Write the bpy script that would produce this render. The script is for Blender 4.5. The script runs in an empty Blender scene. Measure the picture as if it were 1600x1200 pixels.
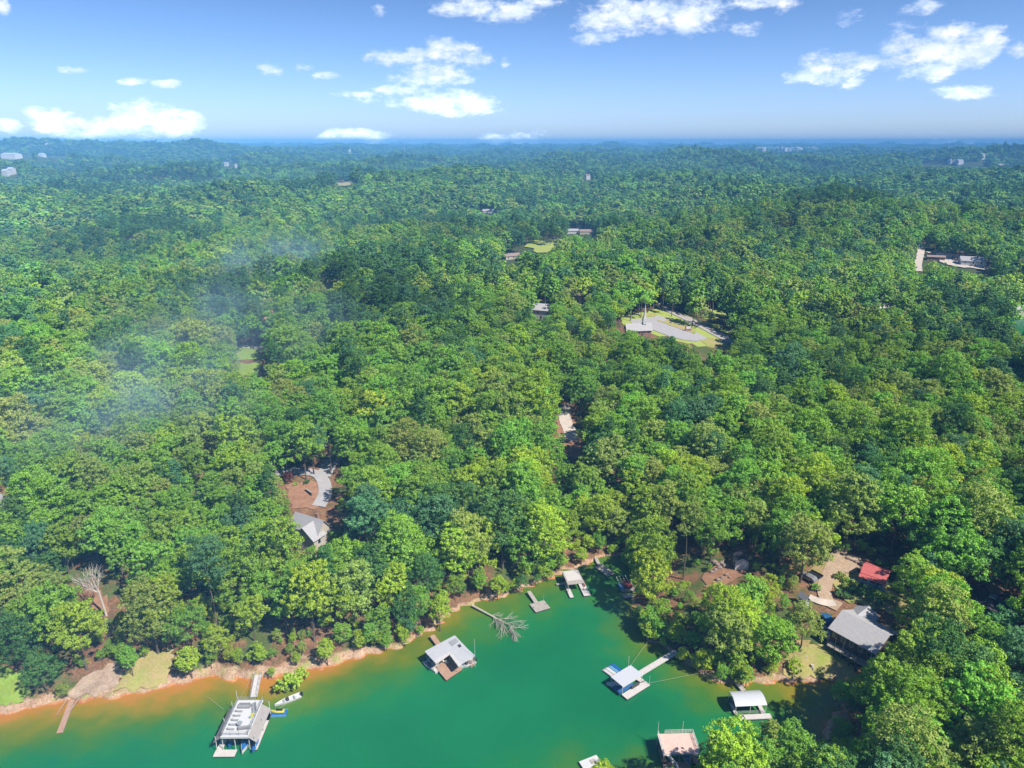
import bpy, math, random
import numpy as np
from mathutils import Vector, Matrix

random.seed(7)
rng = np.random.default_rng(11)
R = math.radians
SC = bpy.context.scene
COL = SC.collection

# ------------------------------------------------------------------ camera
FP, CAMH = 1100.0, 120.0                      # focal length in photo pixels, height above the lake
PITCH = math.atan(378 / FP)
cam = bpy.data.cameras.new("camera")
cam.sensor_width = 36.0
cam.lens = 36.0 * FP / 1600.0
cam.clip_start = 1.0
cam.clip_end = 60000.0
camo = bpy.data.objects.new("camera", cam)
camo.location = (0, 0, CAMH)
camo.rotation_euler = (math.pi / 2 - PITCH, 0, 0)
COL.objects.link(camo)
SC.camera = camo

# ------------------------------------------------------------------ exposure, sun, sky
SC.view_settings.view_transform = 'Standard'
SC.view_settings.look = 'None'
SC.view_settings.gamma = 1.0
SC.view_settings.exposure = 0.68
SC.cycles.max_bounces = 5
SC.cycles.diffuse_bounces = 2
SC.cycles.glossy_bounces = 2
SC.cycles.transmission_bounces = 3
SC.cycles.transparent_max_bounces = 8
SC.cycles.volume_bounces = 0
SC.cycles.use_adaptive_sampling = True
SC.cycles.adaptive_threshold = 0.02
SC.cycles.use_denoising = True
SC.cycles.sample_clamp_indirect = 4.0
SC.cycles.use_fast_gi = False

SUN_EL, SUN_AZ = R(50), math.atan2(0.80, -0.60)      # azimuth clockwise from +Y: behind the camera, to the right
sund = bpy.data.lights.new("sun", 'SUN')
sund.energy = 4.6
sund.angle = R(0.5)
sund.color = (1.0, 0.955, 0.87)
suno = bpy.data.objects.new("sun", sund)
sv = Vector((math.sin(SUN_AZ) * math.cos(SUN_EL), math.cos(SUN_AZ) * math.cos(SUN_EL), math.sin(SUN_EL)))
suno.rotation_euler = (-sv).to_track_quat('-Z', 'Y').to_euler()
suno.location = (0, 0, 400)
COL.objects.link(suno)


def N(nt, t, x=0, y=0, **kw):
    n = nt.nodes.new(t)
    for k, v in kw.items():
        setattr(n, k, v)
    return n


def pix_dir(u, v):
    dx = (u - 800) / FP
    dy = (600 - v) / FP
    c, s = math.cos(PITCH), math.sin(PITCH)
    return np.array([dx, c + dy * s, -s + dy * c])


def azel(u, v):
    d = pix_dir(u, v)
    return math.atan2(d[0], d[1]), math.atan2(d[2], math.hypot(d[0], d[1]))


def make_world():
    w = bpy.data.worlds.new("World")
    SC.world = w
    w.use_nodes = True
    nt = w.node_tree
    nt.nodes.clear()
    L = nt.links.new
    sky = N(nt, 'ShaderNodeTexSky')
    sky.sky_type = 'NISHITA'
    sky.sun_disc = False
    sky.sun_elevation = SUN_EL
    sky.sun_rotation = SUN_AZ
    sky.altitude = 400
    sky.air_density = 1.0
    sky.dust_density = 0.6
    sky.ozone_density = 2.2
    tc = N(nt, 'ShaderNodeTexCoord')
    sep = N(nt, 'ShaderNodeSeparateXYZ')
    L(tc.outputs['Generated'], sep.inputs[0])

    def M(op, a, b=None, c=None, clamp=False):
        n = N(nt, 'ShaderNodeMath', operation=op, use_clamp=clamp)
        for i, q in enumerate((a, b, c)):
            if q is None:
                continue
            if isinstance(q, (int, float)):
                n.inputs[i].default_value = q
            else:
                L(q, n.inputs[i])
        return n.outputs[0]
    # the pale sky just above the horizon carries on down behind the farthest ridges
    zc_ = M('MAXIMUM', sep.outputs[2], 0.012)
    cv = N(nt, 'ShaderNodeCombineXYZ'); L(sep.outputs[0], cv.inputs[0]); L(sep.outputs[1], cv.inputs[1]); L(zc_, cv.inputs[2])
    L(cv.outputs[0], sky.inputs['Vector'])
    az = M('ARCTAN2', sep.outputs[0], sep.outputs[1])
    el = M('ARCSINE', sep.outputs[2])
    comb = N(nt, 'ShaderNodeCombineXYZ')
    L(az, comb.inputs[0]); L(el, comb.inputs[1])
    P = comb.outputs[0]
    # warp
    nw = N(nt, 'ShaderNodeTexNoise'); nw.inputs['Scale'].default_value = 9; nw.inputs['Detail'].default_value = 3
    L(P, nw.inputs['Vector'])
    wv = N(nt, 'ShaderNodeVectorMath', operation='MULTIPLY_ADD')
    L(nw.outputs['Color'], wv.inputs[0]); wv.inputs[1].default_value = (.03, .02, 0)
    add = N(nt, 'ShaderNodeVectorMath', operation='ADD'); L(P, add.inputs[0]); add.inputs[1].default_value = (-.015, -.010, 0)
    L(add.outputs[0], wv.inputs[2])
    PW = wv.outputs[0]
    blobs = [  # u, v, half width, half height, strength
        (95, 190, 55, 24, 1), (160, 195, 80, 24, 1), (230, 188, 62, 32, 1.05), (280, 198, 42, 22, 1), (8, 196, 26, 14, .9),
        (555, 214, 62, 12, .95), (800, 216, 52, 12, .8), (1515, 226, 62, 8, .6),
        (640, 88, 75, 16, .85), (700, 82, 48, 22, 1), (735, 96, 34, 16, .9), (675, 118, 62, 20, 1), (640, 140, 55, 9, .7),
        (690, 158, 82, 18, 1), (735, 166, 50, 18, .95), (560, 148, 38, 8, .7), (575, 157, 24, 7, .6),
        (700, 12, 42, 18, .9), (780, 14, 78, 22, 1), (850, 3, 40, 12, .8), (745, 20, 30, 16, .8),
        (950, 32, 60, 28, .9), (1020, 20, 75, 30, 1), (1085, 24, 60, 32, 1.05), (985, 46, 60, 16, .9), (930, 62, 40, 14, .65), (960, 5, 50, 14, .8),
        (1190, 4, 55, 15, .9), (1215, 14, 24, 14, .6), (1435, 10, 36, 14, .75), (1330, 28, 18, 12, .6),
        (1470, 82, 95, 44, 1.1), (1530, 72, 50, 34, .95), (1420, 72, 44, 34, .9), (1455, 108, 60, 24, 1), (1560, 60, 30, 10, .7),
        (1300, 106, 62, 24, .95), (1260, 120, 34, 14, .8), (1350, 100, 34, 14, .8), (1330, 128, 22, 10, .6), (1500, 146, 50, 13, .7),
        (115, 108, 26, 7, .8), (212, 126, 26, 8, .85), (255, 134, 28, 8, .85), (425, 107, 24, 9, .7), (465, 105, 16, 6, .5),
        (510, 118, 22, 7, .7), (592, 22, 14, 10, .55), (0, 8, 14, 14, .8), (790, 96, 8, 16, .45), (728, 125, 16, 7, .55), (1170, 48, 22, 12, .4), (1595, 76, 18, 14, .5),
    ]
    acc = None
    for (u, v, ru, rv, st) in blobs:
        a, e = azel(u, v)
        a2, _ = azel(u + ru, v)
        _, e2 = azel(u, v - rv)
        ra, re = abs(a2 - a) * 1.12, abs(e2 - e) * 1.15
        n = N(nt, 'ShaderNodeVectorMath', operation='MULTIPLY_ADD')
        L(PW, n.inputs[0])
        n.inputs[1].default_value = (1 / ra, 1 / re, 0)
        n.inputs[2].default_value = (-a / ra, -e / re, 0)
        ln = N(nt, 'ShaderNodeVectorMath', operation='DOT_PRODUCT')
        L(n.outputs[0], ln.inputs[0]); L(n.outputs[0], ln.inputs[1])
        m = M('MULTIPLY_ADD', ln.outputs['Value'], -st, st)
        acc = m if acc is None else M('MAXIMUM', acc, m)
    nz = N(nt, 'ShaderNodeTexNoise'); nz.inputs['Scale'].default_value = 26; nz.inputs['Detail'].default_value = 13
    nz.inputs['Roughness'].default_value = 0.68
    st_ = N(nt, 'ShaderNodeVectorMath', operation='MULTIPLY'); L(P, st_.inputs[0]); st_.inputs[1].default_value = (1, 1.9, 1)
    L(st_.outputs[0], nz.inputs['Vector'])
    dens = M('MULTIPLY_ADD', M('SUBTRACT', nz.outputs['Fac'], 0.5), 3.7, acc)
    dens = M('MULTIPLY', M('SUBTRACT', dens, 0.10), M('GREATER_THAN', acc, -0.9))
    mask = N(nt, 'ShaderNodeMapRange', interpolation_type='SMOOTHSTEP')
    L(dens, mask.inputs['Value']); mask.inputs['From Min'].default_value = -0.04; mask.inputs['From Max'].default_value = 1.1
    mask.inputs['To Max'].default_value = 0.97
    # sky colour: nishita pushed a little toward blue
    hs = N(nt, 'ShaderNodeHueSaturation'); hs.inputs['Saturation'].default_value = 1.12; hs.inputs['Value'].default_value = 1.0
    L(sky.outputs[0], hs.inputs['Color'])
    tint = N(nt, 'ShaderNodeMix', data_type='RGBA', blend_type='MULTIPLY'); tint.inputs[0].default_value = 1.0
    L(hs.outputs[0], tint.inputs[6]); tint.inputs[7].default_value = (0.72, 0.87, 1.20, 1)
    lowg = N(nt, 'ShaderNodeMapRange'); L(el, lowg.inputs['Value']); lowg.inputs['From Min'].default_value = 0.0; lowg.inputs['From Max'].default_value = .17
    lowg.inputs['To Min'].default_value = 1.0; lowg.inputs['To Max'].default_value = 0.0
    tint2 = N(nt, 'ShaderNodeMix', data_type='RGBA', blend_type='MULTIPLY'); L(lowg.outputs[0], tint2.inputs[0])
    L(tint.outputs[2], tint2.inputs[6]); tint2.inputs[7].default_value = (1.40, 1.42, 1.66, 1)
    tint = tint2
    # cloud colour, with soft bluish shading painted in by noise
    nc = N(nt, 'ShaderNodeTexNoise'); nc.inputs['Scale'].default_value = 34; nc.inputs['Detail'].default_value = 5
    off = N(nt, 'ShaderNodeVectorMath', operation='ADD'); L(st_.outputs[0], off.inputs[0]); off.inputs[1].default_value = (0.004, 0.012, 0)
    L(off.outputs[0], nc.inputs['Vector'])
    cr = N(nt, 'ShaderNodeMapRange'); L(nc.outputs['Fac'], cr.inputs['Value']); cr.inputs['From Min'].default_value = .35; cr.inputs['From Max'].default_value = .65
    cc = N(nt, 'ShaderNodeMix', data_type='RGBA')
    L(cr.outputs[0], cc.inputs[0]); cc.inputs[6].default_value = (5.6, 7.0, 9.4, 1); cc.inputs[7].default_value = (9.6, 9.8, 10.2, 1)
    lowc = N(nt, 'ShaderNodeMapRange'); L(el, lowc.inputs['Value']); lowc.inputs['From Min'].default_value = 0.0; lowc.inputs['From Max'].default_value = .09
    lowc.inputs['To Min'].default_value = 2.2; lowc.inputs['To Max'].default_value = 1.15
    cb = N(nt, 'ShaderNodeVectorMath', operation='SCALE'); L(cc.outputs[2], cb.inputs[0]); L(lowc.outputs[0], cb.inputs['Scale'])
    mix = N(nt, 'ShaderNodeMix', data_type='RGBA')
    L(mask.outputs[0], mix.inputs[0]); L(tint.outputs[2], mix.inputs[6]); L(cb.outputs[0], mix.inputs[7])
    bg = N(nt, 'ShaderNodeBackground'); L(mix.outputs[2], bg.inputs[0]); bg.inputs[1].default_value = 0.068
    out = N(nt, 'ShaderNodeOutputWorld'); L(bg.outputs[0], out.inputs[0])


make_world()


# ------------------------------------------------------------------ pixel <-> world
def at(u, v, z=0.0):
    d = pix_dir(u, v)
    t = (z - CAMH) / d[2]
    return np.array([0, 0, CAMH]) + d * t


def proj(x, y, z):
    """world -> photo pixels (vectorised), and depth"""
    c, s = math.cos(PITCH), math.sin(PITCH)
    zc = y * c - (z - CAMH) * s
    yc = y * s + (z - CAMH) * c
    zc = np.maximum(zc, 1e-3) if isinstance(zc, np.ndarray) else max(zc, 1e-3)
    return 800 + FP * x / zc, 600 - FP * yc / zc, zc


def in_poly(x, y, poly):
    x = np.asarray(x, float); y = np.asarray(y, float)
    ins = np.zeros(x.shape, bool)
    n = len(poly)
    for i in range(n):
        x1, y1 = poly[i]; x2, y2 = poly[(i + 1) % n]
        if y1 == y2:
            continue
        c = ((y1 > y) != (y2 > y)) & (x < (x2 - x1) * (y - y1) / (y2 - y1) + x1)
        ins ^= c
    return ins


def poly_dist(x, y, poly):
    d2 = np.full(np.shape(x), 1e18)
    n = len(poly)
    for i in range(n):
        x1, y1 = poly[i]; x2, y2 = poly[(i + 1) % n]
        ex, ey = x2 - x1, y2 - y1
        l2 = ex * ex + ey * ey + 1e-9
        t = np.clip(((x - x1) * ex + (y - y1) * ey) / l2, 0, 1)
        q = (x - x1 - t * ex) ** 2 + (y - y1 - t * ey) ** 2
        d2 = np.minimum(d2, q)
    return np.sqrt(d2)


def w2(pts, z=0.0):
    return [tuple(at(u, v, z)[:2]) for u, v in pts]


COVE = w2([(-300, 1150), (-100, 1128), (0, 1117), (40, 1108), (100, 1098), (160, 1091), (215, 1083), (262, 1076), (300, 1068), (318, 1060), (345, 1056),
           (375, 1062), (400, 1064), (440, 1058), (485, 1045), (520, 1038), (560, 1028), (600, 1019), (628, 1012), (650, 998), (680, 984), (698, 968),
           (715, 953), (735, 945), (755, 940), (785, 934), (810, 922), (835, 911), (860, 903), (880, 890), (905, 886), (924, 876), (935, 870), (955, 868),
           (978, 872), (990, 885), (996, 905), (992, 930), (990, 950), (1000, 975), (1012, 998), (1040, 1016), (1070, 1030), (1085, 1048), (1105, 1060),
           (1150, 1068), (1190, 1071), (1215, 1067), (1250, 1064), (1295, 1066), (1325, 1071), (1345, 1080), (1340, 1092), (1315, 1110), (1292, 1135),
           (1284, 1165), (1282, 1215), (1200, 1226), (1100, 1222), (1060, 1236), (980, 1246), (930, 1252), (880, 1290), (700, 1400), (0, 1400), (-300, 1400)])
EASTLAKE = w2([(1566, 499), (1585, 494), (1610, 490), (1760, 478), (1780, 600), (1660, 580), (1612, 540), (1590, 518)])
WESTLAKE = w2([(-160, 487), (10, 486), (36, 490), (18, 497), (-20, 501), (-160, 512)])
FARLAKE = w2([(1440, 256.5), (1500, 256.5), (1540, 258.5), (1450, 259)])
WATERS = [COVE, EASTLAKE, WESTLAKE, FARLAKE]

_w = []
_r2 = random.Random(5)
for lam, amp in ((900, 1.0), (620, .8), (430, .7), (270, .45), (170, .28), (95, .13)):
    for k in range(3):
        a = _r2.uniform(0, math.pi)
        _w.append((math.cos(a) * 2 * math.pi / lam, math.sin(a) * 2 * math.pi / lam, _r2.uniform(0, 6.28), amp / 1.8))
HILLS = []      # x, y, rx, ry, height


def hill(u, v, dist, ru, ry, h):
    d = pix_dir(u, v); k = dist / d[1]
    HILLS.append((d[0] * k, dist, ru * dist / FP, ry, h))


hill(150, 214, 4300, 190, 500, 52); hill(300, 216, 4400, 90, 400, 36); hill(20, 216, 4500, 120, 500, 40)
hill(430, 219, 5200, 160, 600, 30); hill(940, 226, 7500, 80, 700, 16)
hill(1195, 240, 3300, 90, 420, 38); hill(1040, 236, 3300, 130, 420, 30)
hill(1500, 243, 3600, 70, 380, 34); hill(1610, 240, 3600, 60, 400, 44)
hill(760, 300, 1600, 200, 220, 7); hill(60, 260, 2700, 200, 300, 10)


def sdist(x, y):
    """signed distance to water: positive on land"""
    x = np.asarray(x, float); y = np.asarray(y, float)
    best = np.full(x.shape, 1e9)
    for P in WATERS:
        d = poly_dist(x, y, P)
        d = np.where(in_poly(x, y, P), -d, d)
        best = np.minimum(best, d)
    # the shore line is ragged at the metre scale
    r = 0.45 * np.sin(x * 1.1 + 1.7 * np.sin(y * .7)) + 0.35 * np.sin(y * 1.9 + x * .6) + .5 * np.sin(x * .37 - y * .41)
    return best + r * np.clip(1.4 - np.hypot(x, y) / 700, 0, 1)


def height(x, y, sd=None):
    x = np.asarray(x, float); y = np.asarray(y, float)
    d = sdist(x, y) if sd is None else sd
    dl = np.maximum(d, 0)
    n = np.zeros(x.shape)
    for kx, ky, ph, am in _w:
        n = n + am * np.sin(kx * x + ky * y + ph)
    dist = np.hypot(x, y)
    amp = np.interp(dist, [0, 300, 900, 3000, 9000], [2.2, 4.5, 9.0, 13, 18])
    land = 0.35 * np.minimum(dl / 0.8, 1) + 0.9 * (1 - np.exp(-dl / 2.5)) + 15 * (1 - np.exp(-dl / 62)) + n * amp * np.minimum(dl / 140, 1)
    land = land + np.interp(dist, [0, 2500, 8000, 14000], [0, 0, 14, 34])
    for hx, hy, rx, ry, hh in HILLS:
        land = land + hh * np.exp(-((x - hx) / rx) ** 2 - ((y - hy) / ry) ** 2)
    land = np.maximum(land, np.minimum(0.2 + dl * .1, 3))
    bed = -np.minimum(3.0, 0.1 + 0.22 * np.maximum(-d, 0))
    return np.where(d > 0, land, bed)


_T = np.concatenate([np.arange(110, 700, 0.8), np.geomspace(700, 13000, 900)])


def hit(u, v):
    """first point of the bare ground on the ray through a photo pixel"""
    d = pix_dir(u, v); d = d / np.linalg.norm(d)
    X, Y, Z = d[0] * _T, d[1] * _T, CAMH + d[2] * _T
    g = Z - np.maximum(height(X, Y), 0)
    k = int(np.argmax(g < 0)) if (g < 0).any() else len(_T) - 1
    f = g[k - 1] / (g[k - 1] - g[k] + 1e-9) if k > 0 else 0
    t = _T[k - 1] + (_T[k] - _T[k - 1]) * f
    return np.array([d[0] * t, d[1] * t, CAMH + d[2] * t])


def H1(x, y):
    return float(height(np.array([x]), np.array([y]))[0])


# ------------------------------------------------------------------ materials
def shader(name):
    m = bpy.data.materials.new(name)
    m.use_nodes = True
    nt = m.node_tree
    bs = nt.nodes['Principled BSDF']
    return m, nt, bs


def mat(name, col, rough=.7, col2=None, scale=3.0, amt=.25, metal=0.0, bump=0.0, stretch=(1, 1, 1), wave=None, spec=.4):
    K = .70 if max(col) > .3 else .85
    col = tuple(c * K for c in col); col2 = tuple(c * K for c in col2) if col2 else None
    m, nt, bs = shader(name)
    L = nt.links.new
    bs.inputs['Roughness'].default_value = rough
    bs.inputs['Metallic'].default_value = metal
    bs.inputs['Specular IOR Level'].default_value = spec
    tc = N(nt, 'ShaderNodeTexCoord')
    mp = N(nt, 'ShaderNodeMapping'); mp.inputs['Scale'].default_value = stretch
    L(tc.outputs['Object'], mp.inputs[0])
    nz = N(nt, 'ShaderNodeTexNoise'); nz.inputs['Scale'].default_value = scale; nz.inputs['Detail'].default_value = 6; nz.inputs['Roughness'].default_value = .65
    L(mp.outputs[0], nz.inputs['Vector'])
    c2 = col2 or tuple(c * (1 - amt) for c in col)
    rmp = N(nt, 'ShaderNodeMapRange'); L(nz.outputs['Fac'], rmp.inputs['Value']); rmp.inputs['From Min'].default_value = .3; rmp.inputs['From Max'].default_value = .7
    mx = N(nt, 'ShaderNodeMix', data_type='RGBA'); L(rmp.outputs[0], mx.inputs[0])
    mx.inputs[6].default_value = (*col, 1); mx.inputs[7].default_value = (*c2, 1)
    outc = mx.outputs[2]
    if bump and rough > .9:
        nf = N(nt, 'ShaderNodeTexNoise'); nf.inputs['Scale'].default_value = 2.4; nf.inputs['Detail'].default_value = 8; nf.inputs['Roughness'].default_value = .75
        L(tc.outputs['Object'], nf.inputs['Vector'])
        rf = N(nt, 'ShaderNodeMapRange'); L(nf.outputs['Fac'], rf.inputs['Value']); rf.inputs['From Min'].default_value = .3; rf.inputs['From Max'].default_value = .7
        rf.inputs['To Min'].default_value = .62; rf.inputs['To Max'].default_value = 1.15
        mf = N(nt, 'ShaderNodeMix', data_type='RGBA', blend_type='MULTIPLY'); mf.inputs[0].default_value = 1
        L(outc, mf.inputs[6]); L(rf.outputs[0], mf.inputs[7]); outc = mf.outputs[2]
    if wave:
        axis, sc, depth = wave
        wv = N(nt, 'ShaderNodeTexWave', wave_type='BANDS', bands_direction=axis, wave_profile='SAW')
        wv.inputs['Scale'].default_value = sc; wv.inputs['Distortion'].default_value = 0.15
        L(tc.outputs['Object'], wv.inputs['Vector'])
        lt = N(nt, 'ShaderNodeMapRange'); L(wv.outputs['Fac'], lt.inputs['Value']); lt.inputs['From Max'].default_value = .25
        lt.inputs['To Min'].default_value = 1 - depth
        m2 = N(nt, 'ShaderNodeMix', data_type='RGBA', blend_type='MULTIPLY'); m2.inputs[0].default_value = 1
        L(outc, m2.inputs[6]); L(lt.outputs[0], m2.inputs[7]); outc = m2.outputs[2]
    L(outc, bs.inputs['Base Color'])
    if bump:
        b = N(nt, 'ShaderNodeBump'); b.inputs['Strength'].default_value = bump; b.inputs['Distance'].default_value = .1
        L(nz.outputs['Fac'], b.inputs['Height']); L(b.outputs[0], bs.inputs['Normal'])
    return m


def leaf_mat(name, transl=.16, fixed=None):
    """foliage: colour comes from the tree's own tint, varied leaf clump by leaf clump"""
    m = bpy.data.materials.new(name)
    m.use_nodes = True
    nt = m.node_tree
    nt.nodes.clear()
    L = nt.links.new
    if fixed is None:
        a = N(nt, 'ShaderNodeAttribute', attribute_type='INSTANCER', attribute_name='tint')
        base = a.outputs['Color']
    else:
        rgb = N(nt, 'ShaderNodeRGB'); rgb.outputs[0].default_value = (*fixed, 1)
        base = rgb.outputs[0]
    v = N(nt, 'ShaderNodeAttribute', attribute_type='GEOMETRY', attribute_name='leafy')
    hs = N(nt, 'ShaderNodeHueSaturation')
    h = N(nt, 'ShaderNodeMapRange'); L(v.outputs['Fac'], h.inputs['Value']); h.inputs['To Min'].default_value = .508; h.inputs['To Max'].default_value = .488
    va = N(nt, 'ShaderNodeMapRange'); L(v.outputs['Fac'], va.inputs['Value']); va.inputs['To Min'].default_value = .76; va.inputs['To Max'].default_value = 1.24
    L(base, hs.inputs['Color']); L(h.outputs[0], hs.inputs['Hue']); L(va.outputs[0], hs.inputs['Value'])
    d = N(nt, 'ShaderNodeBsdfDiffuse'); L(hs.outputs[0], d.inputs['Color'])
    t = N(nt, 'ShaderNodeBsdfTranslucent')
    hs2 = N(nt, 'ShaderNodeMix', data_type='RGBA', blend_type='MULTIPLY'); hs2.inputs[0].default_value = 1
    L(hs.outputs[0], hs2.inputs[6]); hs2.inputs[7].default_value = (1.15, 1.3, .5, 1)
    L(hs2.outputs[2], t.inputs['Color'])
    mx = N(nt, 'ShaderNodeMixShader'); mx.inputs[0].default_value = transl
    L(d.outputs[0], mx.inputs[1]); L(t.outputs[0], mx.inputs[2])
    g = N(nt, 'ShaderNodeBsdfGlossy'); g.inputs['Roughness'].default_value = .45; g.inputs['Color'].default_value = (.9, 1, .9, 1)
    m2 = N(nt, 'ShaderNodeMixShader'); m2.inputs[0].default_value = .012
    L(mx.outputs[0], m2.inputs[1]); L(g.outputs[0], m2.inputs[2])
    o = N(nt, 'ShaderNodeOutputMaterial'); L(m2.outputs[0], o.inputs[0])
    return m


MT = {}
MT['leaf'] = leaf_mat('leaf')
MT['bark'] = mat('bark', (.20, .16, .125), .9, (.10, .08, .06), 6, bump=.3, stretch=(1, 1, .25))
MT['deadwood'] = mat('dead_wood', (.80, .70, .61), .85, (.50, .42, .37), 5)
MT['wetwood'] = mat('bleached_wood', (.80, .72, .60), .8, (.48, .42, .33), 4)
MT['white'] = mat('white_paint', (.80, .79, .77), .5, (.70, .69, .67), 4)
MT['whitemetal'] = mat('white_metal_roof', (.74, .75, .78), .4, (.66, .67, .70), 2, wave=('X', .9, .30))
MT['bluegrey_roof'] = mat('pale_metal_roof', (.68, .68, .69), .5, (.54, .54, .55), 1.5, wave=('X', .9, .30))
MT['taupe'] = mat('taupe_roof', (.47, .42, .38), .7, (.40, .36, .33), 1.0, wave=('Y', 1.2, .2))
MT['pinkdeck'] = mat('pinkish_decking', (.98, .68, .55), .8, (.82, .56, .46), 1.2, wave=('X', 1.6, .30))
MT['browndeck'] = mat('brown_decking', (.62, .38, .26), .8, (.45, .27, .18), 1.2, wave=('X', 1.6, .35))
MT['greydeck'] = mat('weathered_decking', (.58, .52, .45), .85, (.42, .37, .32), 1.4, wave=('Y', 1.6, .38))
MT['whitedeck'] = mat('pale_decking', (.80, .74, .69), .75, (.66, .61, .57), 1.4, wave=('Y', 1.6, .25))
MT['darkframe'] = mat('dark_frame', (.08, .075, .07), .6)
MT['float'] = mat('black_floats', (.05, .05, .06), .5)
MT['steel'] = mat('galvanised_steel', (.60, .61, .62), .45, metal=.3)
MT['blue'] = mat('blue_plastic', (.03, .20, .58), .4)
MT['lightblue'] = mat('light_blue_plastic', (.20, .45, .70), .4)
MT['bluetarp'] = mat('blue_cover', (.05, .17, .42), .6)
MT['yellow'] = mat('yellow_fibreglass', (.75, .68, .10), .35)
MT['black'] = mat('black_rubber', (.02, .02, .022), .5)
MT['red'] = mat('dark_red_canvas', (.34, .05, .04), .7)
MT['redroof'] = mat('red_metal_roof', (.80, .20, .18), .45, (.66, .15, .14), 1.5, wave=('X', .9, .35))
MT['shingle'] = mat('grey_shingles', (.60, .57, .55), .85, (.46, .44, .43), 2.2, wave=('Y', 1.6, .25))
MT['shingle_pale'] = mat('pale_grey_shingles', (.52, .50, .50), .85, (.44, .43, .43), 1.8, wave=('Y', 1.6, .2))
MT['shingle_dark'] = mat('dark_shingles', (.055, .05, .055), .85, (.035, .03, .04), 6)
MT['shingle_brown'] = mat('brown_shingles', (.40, .29, .24), .85, (.32, .23, .19), 6)
MT['cream'] = mat('cream_siding', (.66, .58, .47), .75, (.58, .50, .40), 2, wave=('Z', 3.5, .12))
MT['whitewall'] = mat('white_siding', (.76, .75, .72), .7, (.68, .67, .65), 2, wave=('Z', 3.5, .1))
MT['darkwall'] = mat('dark_siding', (.12, .09, .075), .8, (.08, .06, .05), 2, wave=('Z', 3.5, .2))
MT['brick'] = mat('brick_wall', (.42, .22, .16), .85, (.33, .17, .12), 5)
MT['glass'] = mat('window_glass', (.03, .04, .05), .1, spec=.8)
MT['cushion'] = mat('grey_cushions', (.40, .40, .41), .9)
MT['carpaint_grey'] = mat('grey_car_paint', (.40, .41, .43), .3, metal=.3)
MT['carpaint_dark'] = mat('dark_car_paint', (.03, .032, .036), .25)
MT['carpaint_blue'] = mat('blue_car_paint', (.04, .16, .36), .3)
MT['carpaint_white'] = mat('white_car_paint', (.78, .78, .78), .3)
MT['pole'] = mat('weathered_pole', (.42, .31, .22), .9, (.30, .22, .16), 5, stretch=(1, 1, .2))
MT['cable'] = mat('mooring_cable', (.55, .52, .36), .6)
MT['wire'] = mat('overhead_wire', (.40, .40, .40), .5)
MT['rock'] = mat('boulder_stone', (.42, .31, .25), .9, (.26, .19, .16), 2.5, bump=.5)
MT['asphalt'] = mat('worn_asphalt', (.50, .47, .47), .9, (.42, .40, .40), .8)
MT['asphalt_road'] = mat('road_asphalt', (.52, .46, .44), .9, (.44, .40, .39), .9)
MT['concrete'] = mat('pale_concrete', (.76, .64, .52), .85, (.60, .52, .45), .6)
MT['gravel'] = mat('gravel', (.66, .49, .34), .95, (.50, .34, .22), .9, bump=.3)
MT['clay'] = mat('bare_clay', (.52, .29, .17), .95, (.36, .17, .09), .6, bump=.3)
MT['sand'] = mat('pale_bank_soil', (.62, .47, .34), .95, (.44, .30, .20), .8, bump=.3)
MT['lawn'] = mat('mown_grass', (.42, .56, .09), .95, (.50, .52, .13), .35, bump=.4)
MT['lawn_yellow'] = mat('dry_grass', (.36, .44, .07), .95, (.62, .42, .22), .16, bump=.4)
MT['lawn_bright'] = mat('bright_grass', (.26, .46, .05), .95, (.38, .46, .08), .5, bump=.4)
MT['scrub'] = mat('dry_scrub', (.58, .36, .20), .95, (.30, .32, .07), .35, bump=.4)
MT['paint_yellow'] = mat('yellow_line_paint', (.62, .45, .10), .8)
MT['farwhite'] = mat('pale_commercial_wall', (.98, .96, .93), .7)


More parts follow.
